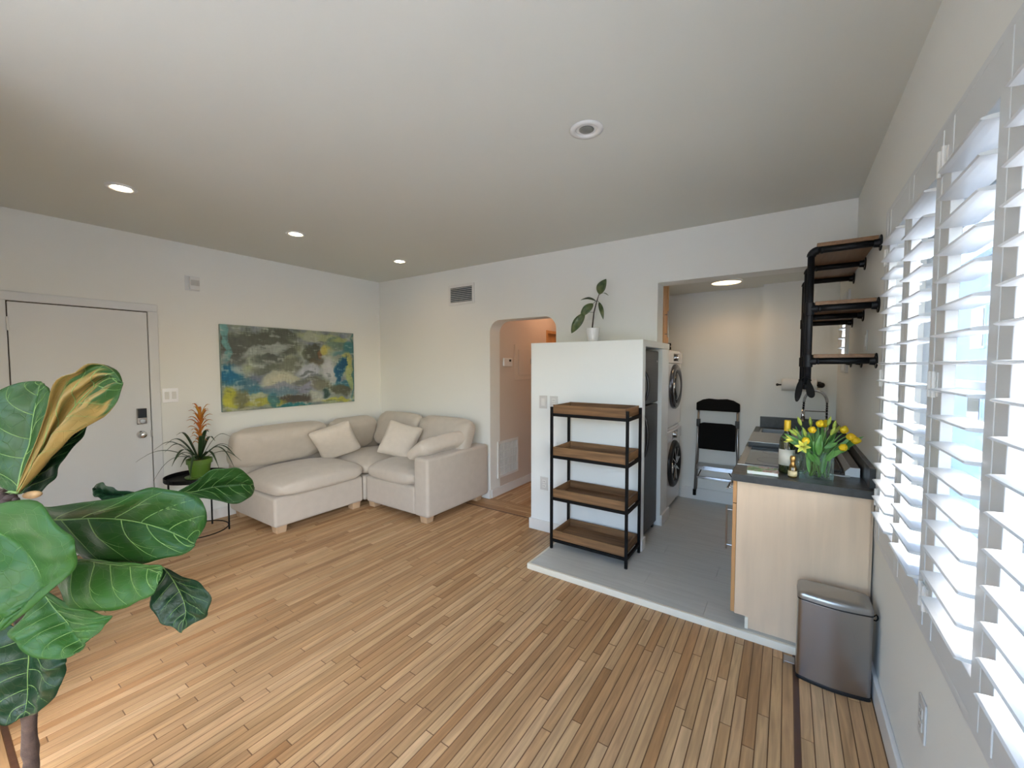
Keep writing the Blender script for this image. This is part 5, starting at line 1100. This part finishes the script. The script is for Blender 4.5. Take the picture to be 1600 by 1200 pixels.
# ---------------------------------------------------------------- pipe shelf unit
t = thing('pipe_shelf', 'black iron pipe shelving with wooden boards beside the shutters', 'shelf', (XR, 3.28, 1.4))
PX = .092; zs = (2.158, 1.846, 1.562); ysn = (2.78, 3.29, 3.80); r = .0165
for y in ysn:
    k = 6; el_ = [(PX + .03 - .03 * math.sin(q * math.pi / 12), y, zs[0] - .03 + .03 * math.cos(q * math.pi / 12)) for q in range(k + 1)]
    MB().tube([(PX, y, 1.42)] + [(PX, y, zs[0] - .03)], r, 14).build('upright_pipe', M_PIPE, t, smooth=True)
    MB().tube([(PX, y, 1.405), (PX, y, 1.432)], r + .005, 14).build('end_cap', M_PIPE, t, bevel=.003)
    MB().tube(el_[::-1], r + .005, 14).build('elbow', M_PIPE, t, smooth=True)
    for i, z in enumerate(zs):
        x0 = PX + (.03 if i == 0 else 0); MB().tube([(x0, y, z), (XR - .006, y, z)], r, 14).build('arm_pipe', M_PIPE, t, smooth=True)
        if i: MB().tube([(PX, y, z - .034), (PX, y, z + .034)], r + .005, 14).tube([(PX, y, z), (PX + .036, y, z)], r + .005, 14).build('tee', M_PIPE, t, bevel=.002)
        MB().tube([(PX + .042, y, z), (PX + .050, y, z)], r + .003, 14).build('collar', M_PIPE, t)
        fl_ = MB().tube([(XR - .006, y, z), (XR - .0003, y, z)], .040, 24).tube([(XR - .03, y, z), (XR - .006, y, z)], [r + .004, r + .007], 16).build('wall_flange', M_PIPE, t, bevel=.0015)
        for q in range(4):
            a = math.pi / 4 + q * math.pi / 2; MB().tube([(XR - .008, y + .028 * math.cos(a), z + .028 * math.sin(a)), (XR - .006, y + .028 * math.cos(a), z + .028 * math.sin(a))], .0035, 8).build('screw', M_STEEL, fl_)
M_PSH = woodmat('stained_shelf', [(.22, .125, .065), (.27, .16, .085), (.19, .105, .055)], 'y', .45)
for z in zs: MB().box(PX + .024, XR - .012, 2.765, 3.84, z + r, z + r + .020).build('shelf_board', M_PSH, t, bevel=.0015)
# oven mitts hanging from the front upright
t = thing('oven_mitt', 'pair of black oven mitts hanging from the front shelf pipe', 'oven mitt', (PX, 2.76, 1.41))
for (dx, tw, L_, nm) in ((-.038, .10, .125, 'mitt'), (.012, -.10, .100, 'mitt')):
    pts = []
    for q in range(20):
        a = 2 * math.pi * q / 20; w_ = (.016 if dx < 0 else .018) * (1 - (.45 * math.sin(a) if dx > 0 else 0)); pts.append((PX + dx + w_ * math.cos(a) + (tw * .08) * math.sin(a), 1.46 - L_ * .5 + L_ * .5 * math.sin(a)))
    MB().prism(pts, 'y', 2.752, 2.776 - .014).build(nm, M_RUBBER, t, bevel=.005, seg=3)
MB().tube([(PX - .040, 2.757, 1.455), (PX - .012, 2.757, 1.475), (PX + .018, 2.757, 1.455)], .003, 6).build('hanging_loop', M_RUBBER, t)

# ---------------------------------------------------------------- pedal bin
t = thing('pedal_bin', 'slim brushed steel pedal bin with curved lid by the cabinet end panel', 'trash can', (.21, 2.46, 0))
bx0, bx1, by0, by1 = .070, .352, 2.395, 2.555
def rr_(x0, x1, y0, y1, r_, n=5, bow=0.0):
    pts = []
    for cx, cy, a0 in ((x1 - r_, y1 - r_, 0), (x0 + r_, y1 - r_, 90), (x0 + r_, y0 + r_, 180), (x1 - r_, y0 + r_, 270)):
        for q in range(n + 1):
            a = math.radians(a0 + 90 * q / n); pts.append([cx + r_ * math.cos(a), cy + r_ * math.sin(a)])
    out = []
    for i, p_ in enumerate(pts):
        out.append(tuple(p_))
        if bow and i == 3 * (n + 1) - 1:
            for q in range(1, 8): out.append((x0 + r_ + (x1 - x0 - 2 * r_) * q / 8, y0 - bow * math.sin(math.pi * q / 8)))
    return out
MB().prism(rr_(bx0 - .002, bx1 + .002, by0 - .002, by1 + .002, .022, bow=.016), 'z', 0, .018).build('base', M_BLACK, t, bevel=.003)
MB().prism(rr_(bx0, bx1, by0, by1, .020, bow=.016), 'z', .0185, .398).build('body', M_STEEL, t, bevel=.001)
MB().prism(rr_(bx0 - .002, bx1 + .002, by0 - .002, by1 + .002, .022, bow=.016), 'z', .3985, .404).build('gasket', M_BLACK, t)
# lid: domed along its length
o_ = rr_(bx0 - .001, bx1 + .001, by0 - .001, by1 + .001, .021, bow=.016); rows = []; cx, cy = (bx0 + bx1) / 2, (by0 + by1) / 2
for s_, z in ((1, .4045), (1, .418), (.985, .428), (.93, .4345), (.6, .441), (.25, .4435), (.001, .444)): rows.append([(cx + (a - cx) * s_, cy + (b - cy) * s_, z) for a, b in o_] + [(cx + (o_[0][0] - cx) * s_, cy + (o_[0][1] - cy) * s_, z)])
MB().grid(rows).build('lid', M_STEELH, t, smooth=True, merge=True)
pd = MB().box(bx0 - .052, bx0 - .004, 2.445, 2.500, .030, .036).box(bx0 - .052, bx0 - .046, 2.445, 2.50, .022, .036).build('pedal', M_STEEL, t, bevel=.002)
MB().tube([(bx1 + .002, 2.42, .395)] + [(bx1 + .012 + .013 * math.sin(q * math.pi / 6) - .008, 2.43 , .395 - .0 + .016 * math.cos(q * math.pi / 6) - .008) for q in range(1, 6)] + [(bx1 + .002, 2.42, .378)], .003, 6).build('carry_ring', M_METB, t, smooth=True)
